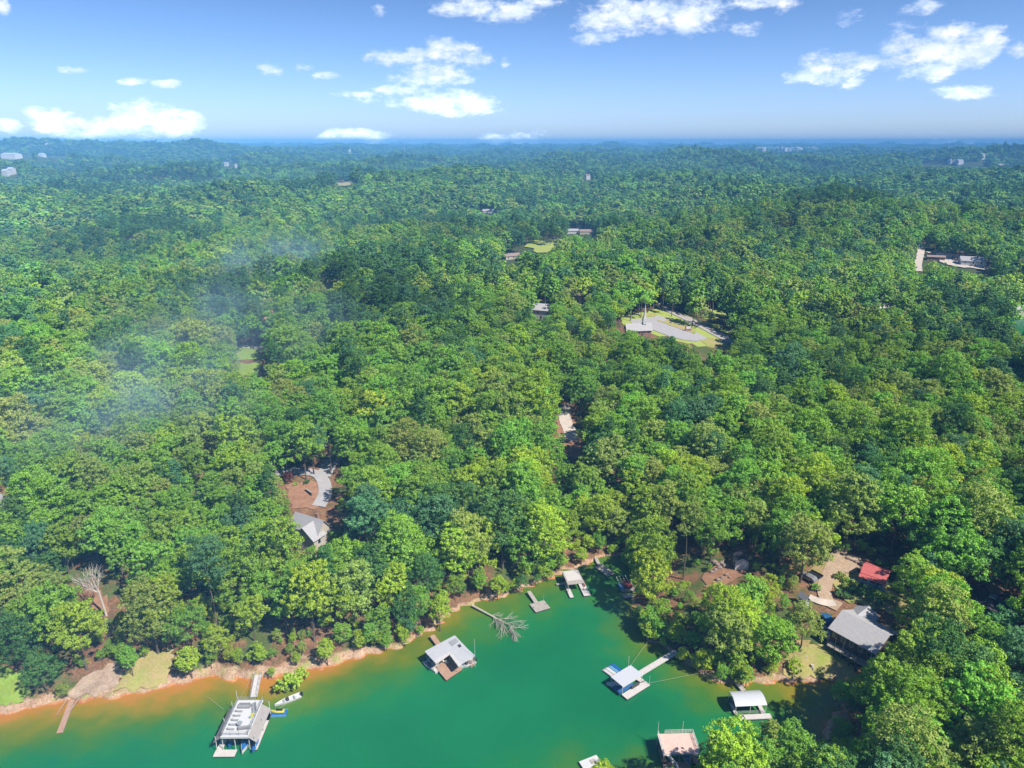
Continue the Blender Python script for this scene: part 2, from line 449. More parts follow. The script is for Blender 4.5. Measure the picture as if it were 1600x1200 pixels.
# ------------------------------------------------------------------ mesh helpers
class MB:
    def __init__(s):
        s.v = []; s.f = []

    def raw(s, vs, fs):
        b = len(s.v)
        s.v += [tuple(map(float, p)) for p in vs]
        s.f += [tuple(b + i for i in f) for f in fs]
        return s

    def box(s, x0, x1, y0, y1, z0, z1):
        return s.raw([(x0, y0, z0), (x1, y0, z0), (x1, y1, z0), (x0, y1, z0), (x0, y0, z1), (x1, y0, z1), (x1, y1, z1), (x0, y1, z1)],
                     [(3, 2, 1, 0), (4, 5, 6, 7), (0, 1, 5, 4), (1, 2, 6, 5), (2, 3, 7, 6), (3, 0, 4, 7)])

    def slab(s, top, th):
        """a quad or polygon of top corners (counter-clockwise from above) with thickness"""
        n = len(top)
        bot = [(x, y, z - th) for x, y, z in top]
        fs = [tuple(range(n)), tuple(range(2 * n - 1, n - 1, -1))] + [(i, n + i, n + (i + 1) % n, (i + 1) % n) for i in range(n)]
        return s.raw(list(top) + bot, fs)

    def prism(s, pts, z0, z1):
        return s.slab([(x, y, z1) for x, y in pts], z1 - z0)

    def tube(s, p, q, r0, r1=None, n=6, cap=True):
        r1 = r0 if r1 is None else r1
        p = Vector(p); q = Vector(q); d = (q - p)
        if d.length < 1e-6:
            return s
        d.normalize()
        a = d.orthogonal().normalized(); b = d.cross(a)
        vs = []
        for c, r in ((p, r0), (q, r1)):
            for i in range(n):
                t = 2 * math.pi * i / n
                vs.append(c + a * (r * math.cos(t)) + b * (r * math.sin(t)))
        fs = [(i, (i + 1) % n, n + (i + 1) % n, n + i) for i in range(n)]
        if cap:
            fs += [tuple(range(n - 1, -1, -1)), tuple(range(n, 2 * n))]
        return s.raw(vs, fs)

    def loft(s, rings, close=True):
        n = len(rings[0]); vs = []; fs = []
        for r in rings:
            vs += r
        for k in range(len(rings) - 1):
            for i in range(n):
                j = (i + 1) % n
                fs.append((k * n + i, k * n + j, (k + 1) * n + j, (k + 1) * n + i))
        if close:
            fs += [tuple(range(n - 1, -1, -1)), tuple((len(rings) - 1) * n + i for i in range(n))]
        return s.raw(vs, fs)

    def blob(s, c, r, seed=0, sub=1, sq=(1, 1, 1), rough=.25):
        import bmesh
        bm = bmesh.new(); bmesh.ops.create_icosphere(bm, subdivisions=sub + 1, radius=1)
        rr = random.Random(seed)
        vs = []
        for v in bm.verts:
            k = r * (1 + rr.uniform(-rough, rough))
            vs.append((c[0] + v.co.x * k * sq[0], c[1] + v.co.y * k * sq[1], c[2] + v.co.z * k * sq[2]))
        fs = [tuple(q.index for q in f.verts) for f in bm.faces]
        bm.free()
        return s.raw(vs, fs)

    def mesh(s, name, material, smooth=False):
        me = bpy.data.meshes.new(name)
        me.from_pydata(s.v, [], s.f)
        me.materials.append(material)
        if smooth:
            me.polygons.foreach_set('use_smooth', [True] * len(me.polygons))
        me.update()
        return me


def link(name, me, parent=None):
    o = bpy.data.objects.new(name, me)
    COL.objects.link(o)
    if parent is not None:
        o.parent = parent
    return o


def tag(o, label=None, cat=None, group=None, kind=None):
    if label: o['label'] = label
    if cat: o['category'] = cat
    if group: o['group'] = group
    if kind: o['kind'] = kind
    return o


def thing(name, label, cat, loc=(0, 0, 0), rz=0.0, group=None):
    o = link(name, None)
    o.location = tuple(float(c) for c in loc)
    o.rotation_euler = (0, 0, rz)
    return tag(o, label, cat, group)


def part(name, mb, m, parent, smooth=False):
    return link(name, mb.mesh(name, MT[m] if isinstance(m, str) else m, smooth), parent)


def copy_tree(o, loc=None, rz=None, label=None, group=None, scale=None):
    c = o.copy(); COL.objects.link(c)
    for ch in o.children:
        d = ch.copy(); COL.objects.link(d); d.parent = c
        for g in ch.children:
            e = g.copy(); COL.objects.link(e); e.parent = d
    if loc is not None: c.location = loc
    if rz is not None: c.rotation_euler = (0, 0, rz)
    if scale is not None: c.scale = scale
    if label: c['label'] = label
    if group: c['group'] = group
    return c


def fast_mesh(name, verts, faces4, attrs=None, material=None, n=4):
    me = bpy.data.meshes.new(name)
    nv, nf = len(verts), len(faces4)
    me.vertices.add(nv); me.vertices.foreach_set('co', np.ascontiguousarray(verts, dtype=np.float32).ravel())
    me.loops.add(nf * n); me.loops.foreach_set('vertex_index', np.ascontiguousarray(faces4, dtype=np.int32).ravel())
    me.polygons.add(nf)
    me.polygons.foreach_set('loop_start', np.arange(0, nf * n, n, dtype=np.int32))
    me.update(calc_edges=True)
    for k, (dom, arr) in (attrs or {}).items():
        a = me.attributes.new(k, 'FLOAT', dom); a.data.foreach_set('value', np.ascontiguousarray(arr, dtype=np.float32))
    if material is not None:
        me.materials.append(material)
    return me


# ------------------------------------------------------------------ the ground
def ground_material():
    m, nt, bs = shader('forest_floor')
    L = nt.links.new
    bs.inputs['Roughness'].default_value = .95
    bs.inputs['Specular IOR Level'].default_value = .1
    geo = N(nt, 'ShaderNodeNewGeometry')
    sh = N(nt, 'ShaderNodeAttribute', attribute_name='shore')
    far = N(nt, 'ShaderNodeAttribute', attribute_name='remote')

    def noise(sc, det=5):
        n = N(nt, 'ShaderNodeTexNoise'); n.inputs['Scale'].default_value = sc; n.inputs['Detail'].default_value = det; n.inputs['Roughness'].default_value = .65
        L(geo.outputs['Position'], n.inputs['Vector']); return n.outputs['Fac']

    def rng_(x, a, b, c=0, d=1):
        n = N(nt, 'ShaderNodeMapRange'); L(x, n.inputs['Value'])
        for k, q in zip(('From Min', 'From Max', 'To Min', 'To Max'), (a, b, c, d)): n.inputs[k].default_value = q
        return n.outputs[0]

    def mix(f, a, b):
        n = N(nt, 'ShaderNodeMix', data_type='RGBA'); L(f, n.inputs[0])
        for i, q in ((6, a), (7, b)):
            if isinstance(q, tuple): n.inputs[i].default_value = (*q, 1)
            else: L(q, n.inputs[i])
        return n.outputs[2]
    litter = mix(rng_(noise(.35), .35, .65), (.16, .085, .05), (.30, .15, .085))
    litter = mix(rng_(noise(1.7), .5, .72), litter, (.07, .10, .03))
    litter = mix(rng_(noise(.09, 3), .5, .62), litter, (.09, .12, .035))
    bank = mix(rng_(noise(.6), .35, .65), (.50, .35, .235), (.34, .20, .12))
    bank = mix(rng_(noise(.22, 3), .52, .66), bank, (.30, .29, .09))
    wet = mix(rng_(noise(.8), .4, .6), (.50, .22, .09), (.40, .15, .06))
    jig = N(nt, 'ShaderNodeMath', operation='MULTIPLY_ADD'); L(noise(.25, 4), jig.inputs[0]); jig.inputs[1].default_value = 6; jig.inputs[2].default_value = -3.2
    sj = N(nt, 'ShaderNodeMath', operation='ADD'); L(sh.outputs['Fac'], sj.inputs[0]); L(jig.outputs[0], sj.inputs[1])
    c = mix(rng_(sj.outputs[0], 3.2, 6.0), bank, litter)
    c = mix(rng_(sh.outputs['Fac'], .15, .5), wet, c)
    fine = N(nt, 'ShaderNodeMix', data_type='RGBA', blend_type='MULTIPLY'); fine.inputs[0].default_value = 1
    L(c, fine.inputs[6]); L(rng_(noise(2.6, 8), .3, .7, .55, 1.25), fine.inputs[7]); c = fine.outputs[2]
    c = mix(far.outputs['Fac'], c, (.045, .075, .025))
    L(c, bs.inputs['Base Color'])
    b = N(nt, 'ShaderNodeBump'); b.inputs['Strength'].default_value = .6; b.inputs['Distance'].default_value = .4
    L(noise(1.2, 6), b.inputs['Height']); L(b.outputs[0], bs.inputs['Normal'])
    return m


def build_ground():
    front = np.arange(-52, 52.01, 0.28)
    back = np.arange(54, 306.1, 6)
    ang = np.radians(np.concatenate([front, back]))
    rad = np.concatenate([[12, 30, 50, 70, 82], np.arange(90, 330, 0.8), np.geomspace(330, 13500, 330)])
    A, Rr = np.meshgrid(ang, rad)
    X = np.sin(A) * Rr; Y = np.cos(A) * Rr
    sd = sdist(X.ravel(), Y.ravel())
    Z = height(X.ravel(), Y.ravel(), sd)
    nr, na = A.shape
    V = np.stack([X.ravel(), Y.ravel(), Z], 1)
    V = np.vstack([V, [[0, 0, -3]]])
    i = np.arange(nr - 1)[:, None] * na + np.arange(na)[None, :]
    j = np.arange(nr - 1)[:, None] * na + (np.arange(na)[None, :] + 1) % na
    F = np.stack([i, j, j + na, i + na], -1).reshape(-1, 4)[:, ::-1]
    bw = np.interp(X.ravel(), [-80, -38, -22, 40, 55, 80], [2.2, 2.2, 8, 8, 4, 2.0])
    shore = np.append(np.where(sd > .2, .2 + (sd - .2) * bw, sd), -50); dist = np.append(np.hypot(X.ravel(), Y.ravel()), 0)
    print('ground max', Z.max())
    me = fast_mesh('ground', V, F, {'shore': ('POINT', shore), 'remote': ('POINT', np.clip((dist - 330) / 200, 0, 1) * .85)}, ground_material())
    me.polygons.foreach_set('use_smooth', [True] * len(me.polygons))
    tag(link('ground', me), kind='structure')


build_ground()


def water_material():
    m, nt, bs = shader('lake_water')
    L = nt.links.new
    bs.inputs['Roughness'].default_value = .12
    bs.inputs['IOR'].default_value = 1.33
    geo = N(nt, 'ShaderNodeNewGeometry')
    a = N(nt, 'ShaderNodeAttribute', attribute_name='depth')
    n1 = N(nt, 'ShaderNodeTexNoise'); n1.inputs['Scale'].default_value = .13; n1.inputs['Detail'].default_value = 5
    L(geo.outputs['Position'], n1.inputs['Vector'])
    q = N(nt, 'ShaderNodeMath', operation='MULTIPLY_ADD'); L(n1.outputs['Fac'], q.inputs[0]); q.inputs[1].default_value = .55; q.inputs[2].default_value = -.275
    s = N(nt, 'ShaderNodeMath', operation='MULTIPLY_ADD'); L(a.outputs['Fac'], s.inputs[0]); s.inputs[1].default_value = 1.0; L(q.outputs[0], s.inputs[2])
    keep = N(nt, 'ShaderNodeMath', operation='MAXIMUM'); L(s.outputs[0], keep.inputs[0]); h = N(nt, 'ShaderNodeMath', operation='MULTIPLY'); L(a.outputs['Fac'], h.inputs[0]); h.inputs[1].default_value = .35
    L(h.outputs[0], keep.inputs[1])
    cr = N(nt, 'ShaderNodeValToRGB')
    el = cr.color_ramp.elements
    stops = [(0, (.38, .155, .028)), (.09, (.33, .16, .018)), (.20, (.22, .165, .014)), (.36, (.110, .150, .012)), (.58, (.045, .142, .023)), (.80, (.0125, .144, .043)), (1.0, (.0075, .136, .048))]
    el[0].position, el[0].color = 0, (*stops[0][1], 1)
    el[1].position, el[1].color = 1, (*stops[-1][1], 1)
    for p, c in stops[1:-1]:
        e = el.new(p); e.color = (*c, 1)
    L(keep.outputs[0], cr.inputs[0])
    n2 = N(nt, 'ShaderNodeTexNoise'); n2.inputs['Scale'].default_value = .03; n2.inputs['Detail'].default_value = 4
    L(geo.outputs['Position'], n2.inputs['Vector'])
    mr = N(nt, 'ShaderNodeMapRange'); L(n2.outputs['Fac'], mr.inputs['Value']); mr.inputs['From Min'].default_value = .35; mr.inputs['From Max'].default_value = .65
    mr.inputs['To Min'].default_value = .9; mr.inputs['To Max'].default_value = 1.1
    mm = N(nt, 'ShaderNodeMix', data_type='RGBA', blend_type='MULTIPLY'); mm.inputs[0].default_value = 1
    L(cr.outputs[0], mm.inputs[6]); L(mr.outputs[0], mm.inputs[7])
    L(mm.outputs[2], bs.inputs['Base Color'])
    rr_ = N(nt, 'ShaderNodeMapRange'); L(n2.outputs['Fac'], rr_.inputs['Value']); rr_.inputs['From Min'].default_value = .4; rr_.inputs['From Max'].default_value = .6
    rr_.inputs['To Min'].default_value = .05; rr_.inputs['To Max'].default_value = .22; L(rr_.outputs[0], bs.inputs['Roughness'])
    n3 = N(nt, 'ShaderNodeTexNoise'); n3.inputs['Scale'].default_value = 1.3; n3.inputs['Detail'].default_value = 4
    mp = N(nt, 'ShaderNodeMapping'); mp.inputs['Scale'].default_value = (1, .45, 1); mp.inputs['Rotation'].default_value = (0, 0, .5)
    L(geo.outputs['Position'], mp.inputs[0]); L(mp.outputs[0], n3.inputs['Vector'])
    b = N(nt, 'ShaderNodeBump'); b.inputs['Strength'].default_value = .45; b.inputs['Distance'].default_value = .14
    L(n3.outputs['Fac'], b.inputs['Height']); L(b.outputs[0], bs.inputs['Normal'])
    return m


MT['water'] = water_material()


def build_water():
    gx = np.arange(-230, 150.1, 1.2); gy = np.arange(20, 225.1, 1.2)
    X, Y = np.meshgrid(gx, gy)
    ny, nx = X.shape
    sd = sdist(X.ravel(), Y.ravel())
    xr = X.ravel()
    wid = np.interp(xr, [-100, -60, -40, -20, 0, 16, 30, 55, 70, 90], [20, 20, 20, 22, 26, 26, 20, 20, 26, 18])
    off = np.interp(xr, [-48, -34, -15, 15, 40, 60, 75], [0, .20, .30, .40, .36, .26, .16])
    dep = np.where(sd < 0, off + np.maximum(-sd, 0) / wid * (1 - off * .6), off)
    # small cells only where there is water within reach
    i = (np.arange(ny - 1)[:, None] * nx + np.arange(nx - 1)[None, :]).ravel()
    F = np.stack([i, i + 1, i + 1 + nx, i + nx], 1)
    keep = (sd[F] < 3.0).any(1)
    V = np.stack([X.ravel(), Y.ravel(), np.zeros(X.size)], 1)
    used = np.unique(F[keep]); mp = np.zeros(len(V), int); mp[used] = np.arange(len(used))
    me = fast_mesh('lake_water', V[used], mp[F[keep]], {'depth': ('POINT', dep[used])}, MT['water'])
    tag(link('lake_water', me), kind='structure')
    for nm, P in (('east_lake_water', EASTLAKE), ('inlet_water', WESTLAKE), ('far_lake_water', FARLAKE)):
        cx = sum(p[0] for p in P) / len(P); cy = sum(p[1] for p in P) / len(P)
        vs = [(cx + (x - cx) * 1.06, cy + (y - cy) * 1.06, 0.0) for x, y in P]
        me = bpy.data.meshes.new(nm); me.from_pydata(vs, [], [tuple(range(len(vs)))]); me.materials.append(MT['water'])
        at_ = me.attributes.new('depth', 'FLOAT', 'POINT'); at_.data.foreach_set('value', [1.2 if nm != 'inlet_water' else .5] * len(vs))
        tag(link(nm, me), kind='structure')


build_water()


def drape(name, pix, m, lift=.22, step=2.0, world=False):
    """a patch of ground cover laid on the terrain, its outline given on the ground"""
    import bmesh
    P = [tuple(hit(u, v)[:2]) for u, v in pix] if not world else pix
    bm = bmesh.new()
    vs = [bm.verts.new((x, y, 0)) for x, y in P]
    f = bm.faces.new(vs)
    if f.calc_area() < 0: pass
    bmesh.ops.triangulate(bm, faces=bm.faces[:])
    for _ in range(6):
        ed = [e for e in bm.edges if e.calc_length() > step]
        if not ed or len(bm.faces) > 20000: break
        bmesh.ops.subdivide_edges(bm, edges=ed, cuts=1)
        bmesh.ops.triangulate(bm, faces=bm.faces[:])
    co = np.array([v.co[:] for v in bm.verts])
    if m not in ('asphalt',):
        am = .55 if step < 4 else (1.2 if step < 10 else 4)
        for v in bm.verts:
            if v.is_boundary:
                x_, y_ = v.co.x, v.co.y
                v.co.x += am * math.sin(x_ * 1.3 + 2.1 * y_) + am * .6 * math.sin(y_ * 3.1)
                v.co.y += am * math.sin(y_ * 1.7 - 1.9 * x_) + am * .6 * math.sin(x_ * 2.7)
    co = np.array([v.co[:] for v in bm.verts])
    z = height(co[:, 0], co[:, 1])
    for v, zz in zip(bm.verts, z):
        v.co.z = max(zz, .05) + lift
    for f in bm.faces:
        f.normal_update()
        if f.normal.z < 0: f.normal_flip()
    me = bpy.data.meshes.new(name); bm.to_mesh(me); bm.free(); me.materials.append(MT[m])
    me.polygons.foreach_set('use_smooth', [True] * len(me.polygons))
    return tag(link(name, me), kind='structure')


def smooth_path(P, n=8):
    out = []
    for i in range(len(P) - 1):
        p0 = P[max(i - 1, 0)]; p1 = P[i]; p2 = P[i + 1]; p3 = P[min(i + 2, len(P) - 1)]
        for k in range(n):
            t = k / n
            out.append(.5 * ((2 * p1) + (-p0 + p2) * t + (2 * p0 - 5 * p1 + 4 * p2 - p3) * t * t + (-p0 + 3 * p1 - 3 * p2 + p3) * t ** 3))
    out.append(P[-1])
    return out


def strip(name, pix, width, m, lift=.26, off=0.0, world=None):
    P = world if world is not None else [hit(u, v)[:2] for u, v in pix]
    P = smooth_path([np.array(p[:2], float) for p in P], 10)
    V = []; F = []; na = 5
    for i, p in enumerate(P):
        t = P[min(i + 1, len(P) - 1)] - P[max(i - 1, 0)]
        t = t / (np.linalg.norm(t) + 1e-9); n_ = np.array([-t[1], t[0]])
        for k in range(na):
            q = p + n_ * (off + width * (k / (na - 1) - .5))
            V.append((q[0], q[1], max(H1(q[0], q[1]), .05) + lift))
    for i in range(len(P) - 1):
        for k in range(na - 1):
            a = i * na + k
            F.append((a, a + na, a + na + 1, a + 1))
    me = bpy.data.meshes.new(name); me.from_pydata(V, [], F); me.materials.append(MT[m])
    o = tag(link(name, me), kind='structure')
    return o, P


#@@GROUNDCOVER
# ------------------------------------------------------------------ clearings, lawns, roads
LAWNS = [
    ('lawn', [(972, 494), (1010, 487), (1032, 480), (1070, 492), (1142, 524), (1140, 546), (1105, 543), (1060, 534), (1040, 526), (1000, 519), (978, 514)], 'lawn'),
    ('bare_ground', [(1450, 395), (1530, 405), (1556, 425), (1500, 420), (1455, 404)], 'concrete'),
    ('lawn', [(-40, 1050), (20, 1042), (44, 1052), (46, 1080), (36, 1098), (0, 1108), (-40, 1112)], 'lawn_bright'),
    ('lawn', [(196, 1046), (232, 1020), (272, 1014), (268, 1040), (262, 1060), (256, 1072), (205, 1080), (180, 1078)], 'lawn_yellow'),
    ('bare_ground', [(140, 1052), (182, 1036), (192, 1050), (186, 1070), (160, 1086), (112, 1092), (100, 1088)], 'sand'),
    ('lawn', [(1232, 1040), (1252, 1010), (1278, 1008), (1300, 1016), (1330, 1040), (1345, 1062), (1300, 1062), (1222, 1060)], 'lawn_yellow'),
    ('lawn', [(972, 497), (987, 497), (992, 505), (977, 508)], 'lawn'),
    ('lawn', [(1003, 495), (1022, 489), (1023, 494), (1006, 497)], 'lawn_yellow'),
    ('lawn', [(1094, 529), (1114, 527), (1137, 538), (1137, 549), (1109, 542)], 'lawn_yellow'),
    ('lawn', [(1090, 489), (1114, 481), (1142, 485), (1140, 495), (1102, 500)], 'lawn'),
    ('lawn', [(1098, 505), (1108, 504), (1140, 514), (1145, 522), (1130, 521)], 'lawn'),
    ('field', [(812, 377), (870, 377), (868, 388), (860, 397), (836, 397), (818, 386)], 'lawn'),
    ('field', [(523, 282), (552, 282), (548, 290), (528, 291)], 'lawn_yellow'),
    ('field', [(1212, 346), (1246, 345), (1240, 353), (1215, 354)], 'lawn_yellow'),
    ('lawn', [(362, 542), (412, 541), (408, 564), (370, 563)], 'lawn_bright'),
    ('lawn', [(362, 569), (404, 567), (398, 588), (370, 588)], 'lawn_bright'),
    ('lawn', [(935, 372), (952, 371), (950, 376), (936, 377)], 'lawn'),
    ('bare_ground', [(448, 758), (500, 752), (512, 772), (498, 796), (455, 796), (450, 775)], 'clay'),
    ('bare_ground', [(1098, 905), (1120, 882), (1150, 866), (1172, 884), (1160, 900), (1124, 918), (1104, 920)], 'clay'),
    ('bare_ground', [(1314, 862), (1330, 866), (1352, 880), (1342, 892), (1322, 897), (1300, 902), (1296, 898), (1306, 880)], 'gravel'),
    ('bare_ground', [(1272, 872), (1300, 868), (1304, 874), (1290, 900), (1278, 924), (1264, 920), (1260, 895)], 'scrub'),
    ('bare_ground', [(1224, 1030), (1240, 1000), (1262, 1000), (1268, 1012), (1250, 1036)], 'scrub'),
    ('bare_ground', [(1302, 902), (1340, 896), (1392, 912), (1420, 935), (1405, 960), (1312, 938)], 'lawn_yellow'),
    ('bare_ground', [(868, 632), (893, 630), (900, 668), (912, 700), (905, 722), (876, 705), (868, 690)], 'clay'),
    ('bare_ground', [(1296, 484), (1352, 482), (1350, 492), (1300, 492)], 'clay'),
    ('bare_ground', [(125, 928), (150, 922), (170, 938), (168, 958), (138, 950)], 'clay'),
]
for nm, P, m in LAWNS:
    far_ = P[0][1] < 420
    drape(nm, P, m, lift=.9 if far_ else (.12 if P[0] == (972, 494) else .24), step=14 if far_ else (5 if P[0][1] < 620 else 2.2))
drape('church_car_park', [(984, 500), (1012, 498), (1030, 494), (1052, 502), (1078, 514), (1106, 530), (1088, 534), (1068, 532), (1045, 526), (1017, 515), (990, 512)], 'asphalt', lift=.34, step=4)
drape('lawn', [(1026, 502), (1045, 501), (1071, 508), (1090, 518), (1088, 523), (1071, 519), (1050, 511)], 'lawn_yellow', lift=.46, step=4)
road_o, road_P = strip('main_road', [(1012, 462), (1022, 474), (1034, 481), (1062, 493), (1100, 512), (1140, 533), (1185, 555)], 7.0, 'asphalt_road', lift=.40)
strip('road_line', None, .35, 'paint_yellow', lift=.46, world=[p for p in road_P[::8]])
strip('hill_road', [(1440, 376), (1440, 385), (1438, 398), (1434, 415), (1436, 425)], 6.0, 'concrete', lift=.8)
strip('side_road', [(1150, 508), (1200, 494), (1250, 486), (1300, 483), (1350, 485), (1392, 478)], 5.0, 'concrete', lift=.5)
strip('gravel_drive', [(1316, 855), (1308, 872), (1297, 895), (1288, 918), (1292, 938), (1312, 950)], 3.6, 'gravel', lift=.34)
strip('gravel_drive', [(1264, 934), (1280, 941), (1294, 944), (1304, 943)], 2.2, 'concrete', lift=.40)
strip('shared_drive', [(430, 741), (455, 738), (490, 740), (505, 752), (508, 772), (498, 792)], 4.2, 'asphalt', lift=.34)
strip('back_road', [(505, 745), (515, 728), (528, 712), (540, 700)], 5.0, 'asphalt', lift=.30)
strip('white_drive', [(884, 632), (882, 645), (884, 660), (890, 674), (893, 690)], 5.0, 'concrete', lift=.40)
strip('curved_lane', [(300, 545), (345, 541), (390, 543), (420, 546)], 3.5, 'concrete', lift=.4)
strip('house_lane', [(540, 578), (510, 576), (490, 588), (472, 606)], 5, 'asphalt', lift=.4)
strip('dark_house_drive', [(1516, 878), (1530, 893), (1545, 912), (1560, 930)], 3.4, 'gravel', lift=.34)
strip('dock_path', [(176, 1042), (150, 1070), (118, 1090)], 1.6, 'sand', lift=.34)

# ------------------------------------------------------------------ where no tree may stand in view
CLEAR = [P for _, P, _ in LAWNS]
CLEAR += [
    [(975, 488), (1010, 484), (1030, 474), (1065, 488), (1142, 526), (1140, 545), (1108, 545), (1060, 534), (1040, 525), (1000, 518), (975, 514)],
    [(1432, 376), (1448, 376), (1458, 392), (1540, 402), (1562, 428), (1510, 424), (1455, 408), (1442, 428), (1430, 424)],
    [(1262, 868), (1330, 858), (1400, 880), (1412, 930), (1412, 965), (1400, 1000), (1388, 1022), (1300, 1010), (1284, 980), (1285, 950), (1255, 945)],
    [(430, 733), (455, 730), (522, 722), (540, 770), (512, 800), (504, 852), (468, 848), (442, 812), (462, 796), (448, 770)],
    [(504, 700), (540, 695), (530, 735), (510, 735)],
    [(1512, 875), (1545, 900), (1572, 925), (1605, 925), (1605, 962), (1530, 945)],
    [(1570, 497), (1605, 487), (1605, 535), (1588, 515)], [(-5, 486), (38, 486), (36, 495), (-5, 500)],
    [(1296, 481), (1352, 481), (1352, 491), (1298, 490)], [(500, 432), (526, 432), (526, 448), (500, 448)], [(782, 390), (812, 388), (812, 410), (782, 410)],
    [(832, 476), (852, 476), (854, 492), (832, 492)], [(890, 454), (910, 454), (910, 466), (890, 466)], [(505, 570), (530, 568), (530, 578), (508, 580)],
    [(912, 272), (924, 272), (924, 284), (912, 284)], [(888, 352), (932, 354), (932, 366), (888, 366)], [(750, 326), (776, 326), (776, 334), (750, 334)],
    [(348, 251), (372, 251), (372, 262), (348, 262)], [(4, 262), (26, 262), (26, 274), (4, 274)], [(-5, 238), (50, 238), (50, 248), (-5, 248)],
    [(60, 236), (104, 236), (104, 247), (60, 247)], [(95, 216), (105, 216), (105, 236), (95, 236)], [(0, 760), (9, 760), (9, 800), (0, 800)],
    [(1372, 464), (1398, 464), (1398, 476), (1372, 476)], [(1438, 252), (1540, 252), (1540, 260), (1438, 260)],
    [(110, 872), (176, 868), (182, 962), (142, 964), (116, 930)], [(878, 612), (906, 612), (902, 648), (880, 648)],
    [(700, 955), (722, 936), (748, 922), (760, 934), (735, 950)], [(903, 862), (932, 852), (935, 870), (905, 884)],
    [(1108, 870), (1170, 858), (1172, 882), (1120, 900)],
    [(1048, 805), (1086, 805), (1080, 898), (1056, 898)], [(1225, 925), (1272, 920), (1272, 950), (1250, 950)], [(1262, 890), (1282, 890), (1282, 925), (1262, 925)],
    [(1246, 1000), (1262, 985), (1262, 1020), (1248, 1022)], [(632, 218), (636, 218), (636, 234), (630, 234)],
]
CLEARWATER = [(-60, 1120), (150, 1104), (330, 1073), (480, 1060), (640, 1022), (700, 985), (745, 956), (860, 922), (925, 885), (950, 885), (985, 955), (1020, 1020), (1090, 1070), (1210, 1082),
              (1310, 1078), (1335, 1095), (1290, 1130), (1268, 1165), (1250, 1158), (1190, 1118), (1110, 1140), (1092, 1210), (985, 1210), (950, 1182), (920, 1212), (-60, 1212)]
CLEARWATER2 = [(860, 880), (945, 862), (1000, 925), (1005, 945), (960, 950), (880, 930)]

#@@TREES
# ------------------------------------------------------------------ trees: prototypes
def leaf_cloud(seed, lobes, puffs, per, size, out_bias=.8, psize=.36, crown=0.0, jit=.38):
    """leaf clumps gathered in puffs over a set of lobes (centre, radii); returns verts, faces, per-face value"""
    r = np.random.default_rng(seed)
    Ps, Ns, Vs, S = [], [], [], []
    C = np.array([l[0] for l in lobes]); RR = np.array([l[1] for l in lobes])
    pc, pr = [], []
    mean = RR[:, 0].mean()
    for k, (c, rad) in enumerate(lobes):
        m = max(3, int(round(puffs * (rad[0] / mean) ** 1.6)))
        d = r.normal(size=(m, 3)); d[:, 2] += .55
        d /= np.linalg.norm(d, axis=1)[:, None]
        p = np.array(c) + d * np.array(rad) * r.uniform(.55, 1.08, m)[:, None]
        qq = (p[:, None, :] - C[None]) / RR[None]
        ins = (np.sum(qq * qq, 2) < .55); ins[:, k] = False
        keep = ins.sum(1) < 1
        pc.append(p[keep]); pr.append(r.uniform(.5, 1.5, keep.sum()) * mean * psize)
    PC = np.vstack(pc); PR = np.concatenate(pr)
    up = PC - np.array([0, 0, PC[:, 2].mean() - 2]); up /= np.linalg.norm(up, axis=1)[:, None]
    for c, rad, o_ in zip(PC, PR, up):
        d = r.normal(size=(per, 3)) + o_ * .75; d /= np.linalg.norm(d, axis=1)[:, None]
        p = c + d * rad * r.uniform(.45, 1.25, per)[:, None] * np.array([1, 1, .72])
        nrm = d * out_bias + o_ * crown + r.normal(size=d.shape) * jit + np.array([0, 0, .15])
        nrm /= np.linalg.norm(nrm, axis=1)[:, None]
        Ps.append(p); Ns.append(nrm); Vs.append(np.clip(r.normal(.5, .10, per) + r.normal(0, .15), 0, 1))
        S.append(r.uniform(.65, 1.35, per) * size)
    P = np.vstack(Ps); Nn = np.vstack(Ns); V = np.concatenate(Vs); S = np.concatenate(S)[:, None]
    a = np.cross(Nn, r.normal(size=Nn.shape)); a /= np.linalg.norm(a, axis=1)[:, None] + 1e-9
    b = np.cross(Nn, a)
    j = lambda: 1 + r.uniform(-.35, .35, (len(P), 1))
    q0 = P + a * S * j(); q1 = P + b * S * j() * .75; q2 = P - a * S * j(); q3 = P - b * S * j() * .75
    q1 = q1 - Nn * S * .18; q3 = q3 - Nn * S * .18
    VV = np.stack([q0, q1, q2, q3], 1).reshape(-1, 3)
    F = np.arange(len(VV)).reshape(-1, 4)
    return VV, F, V


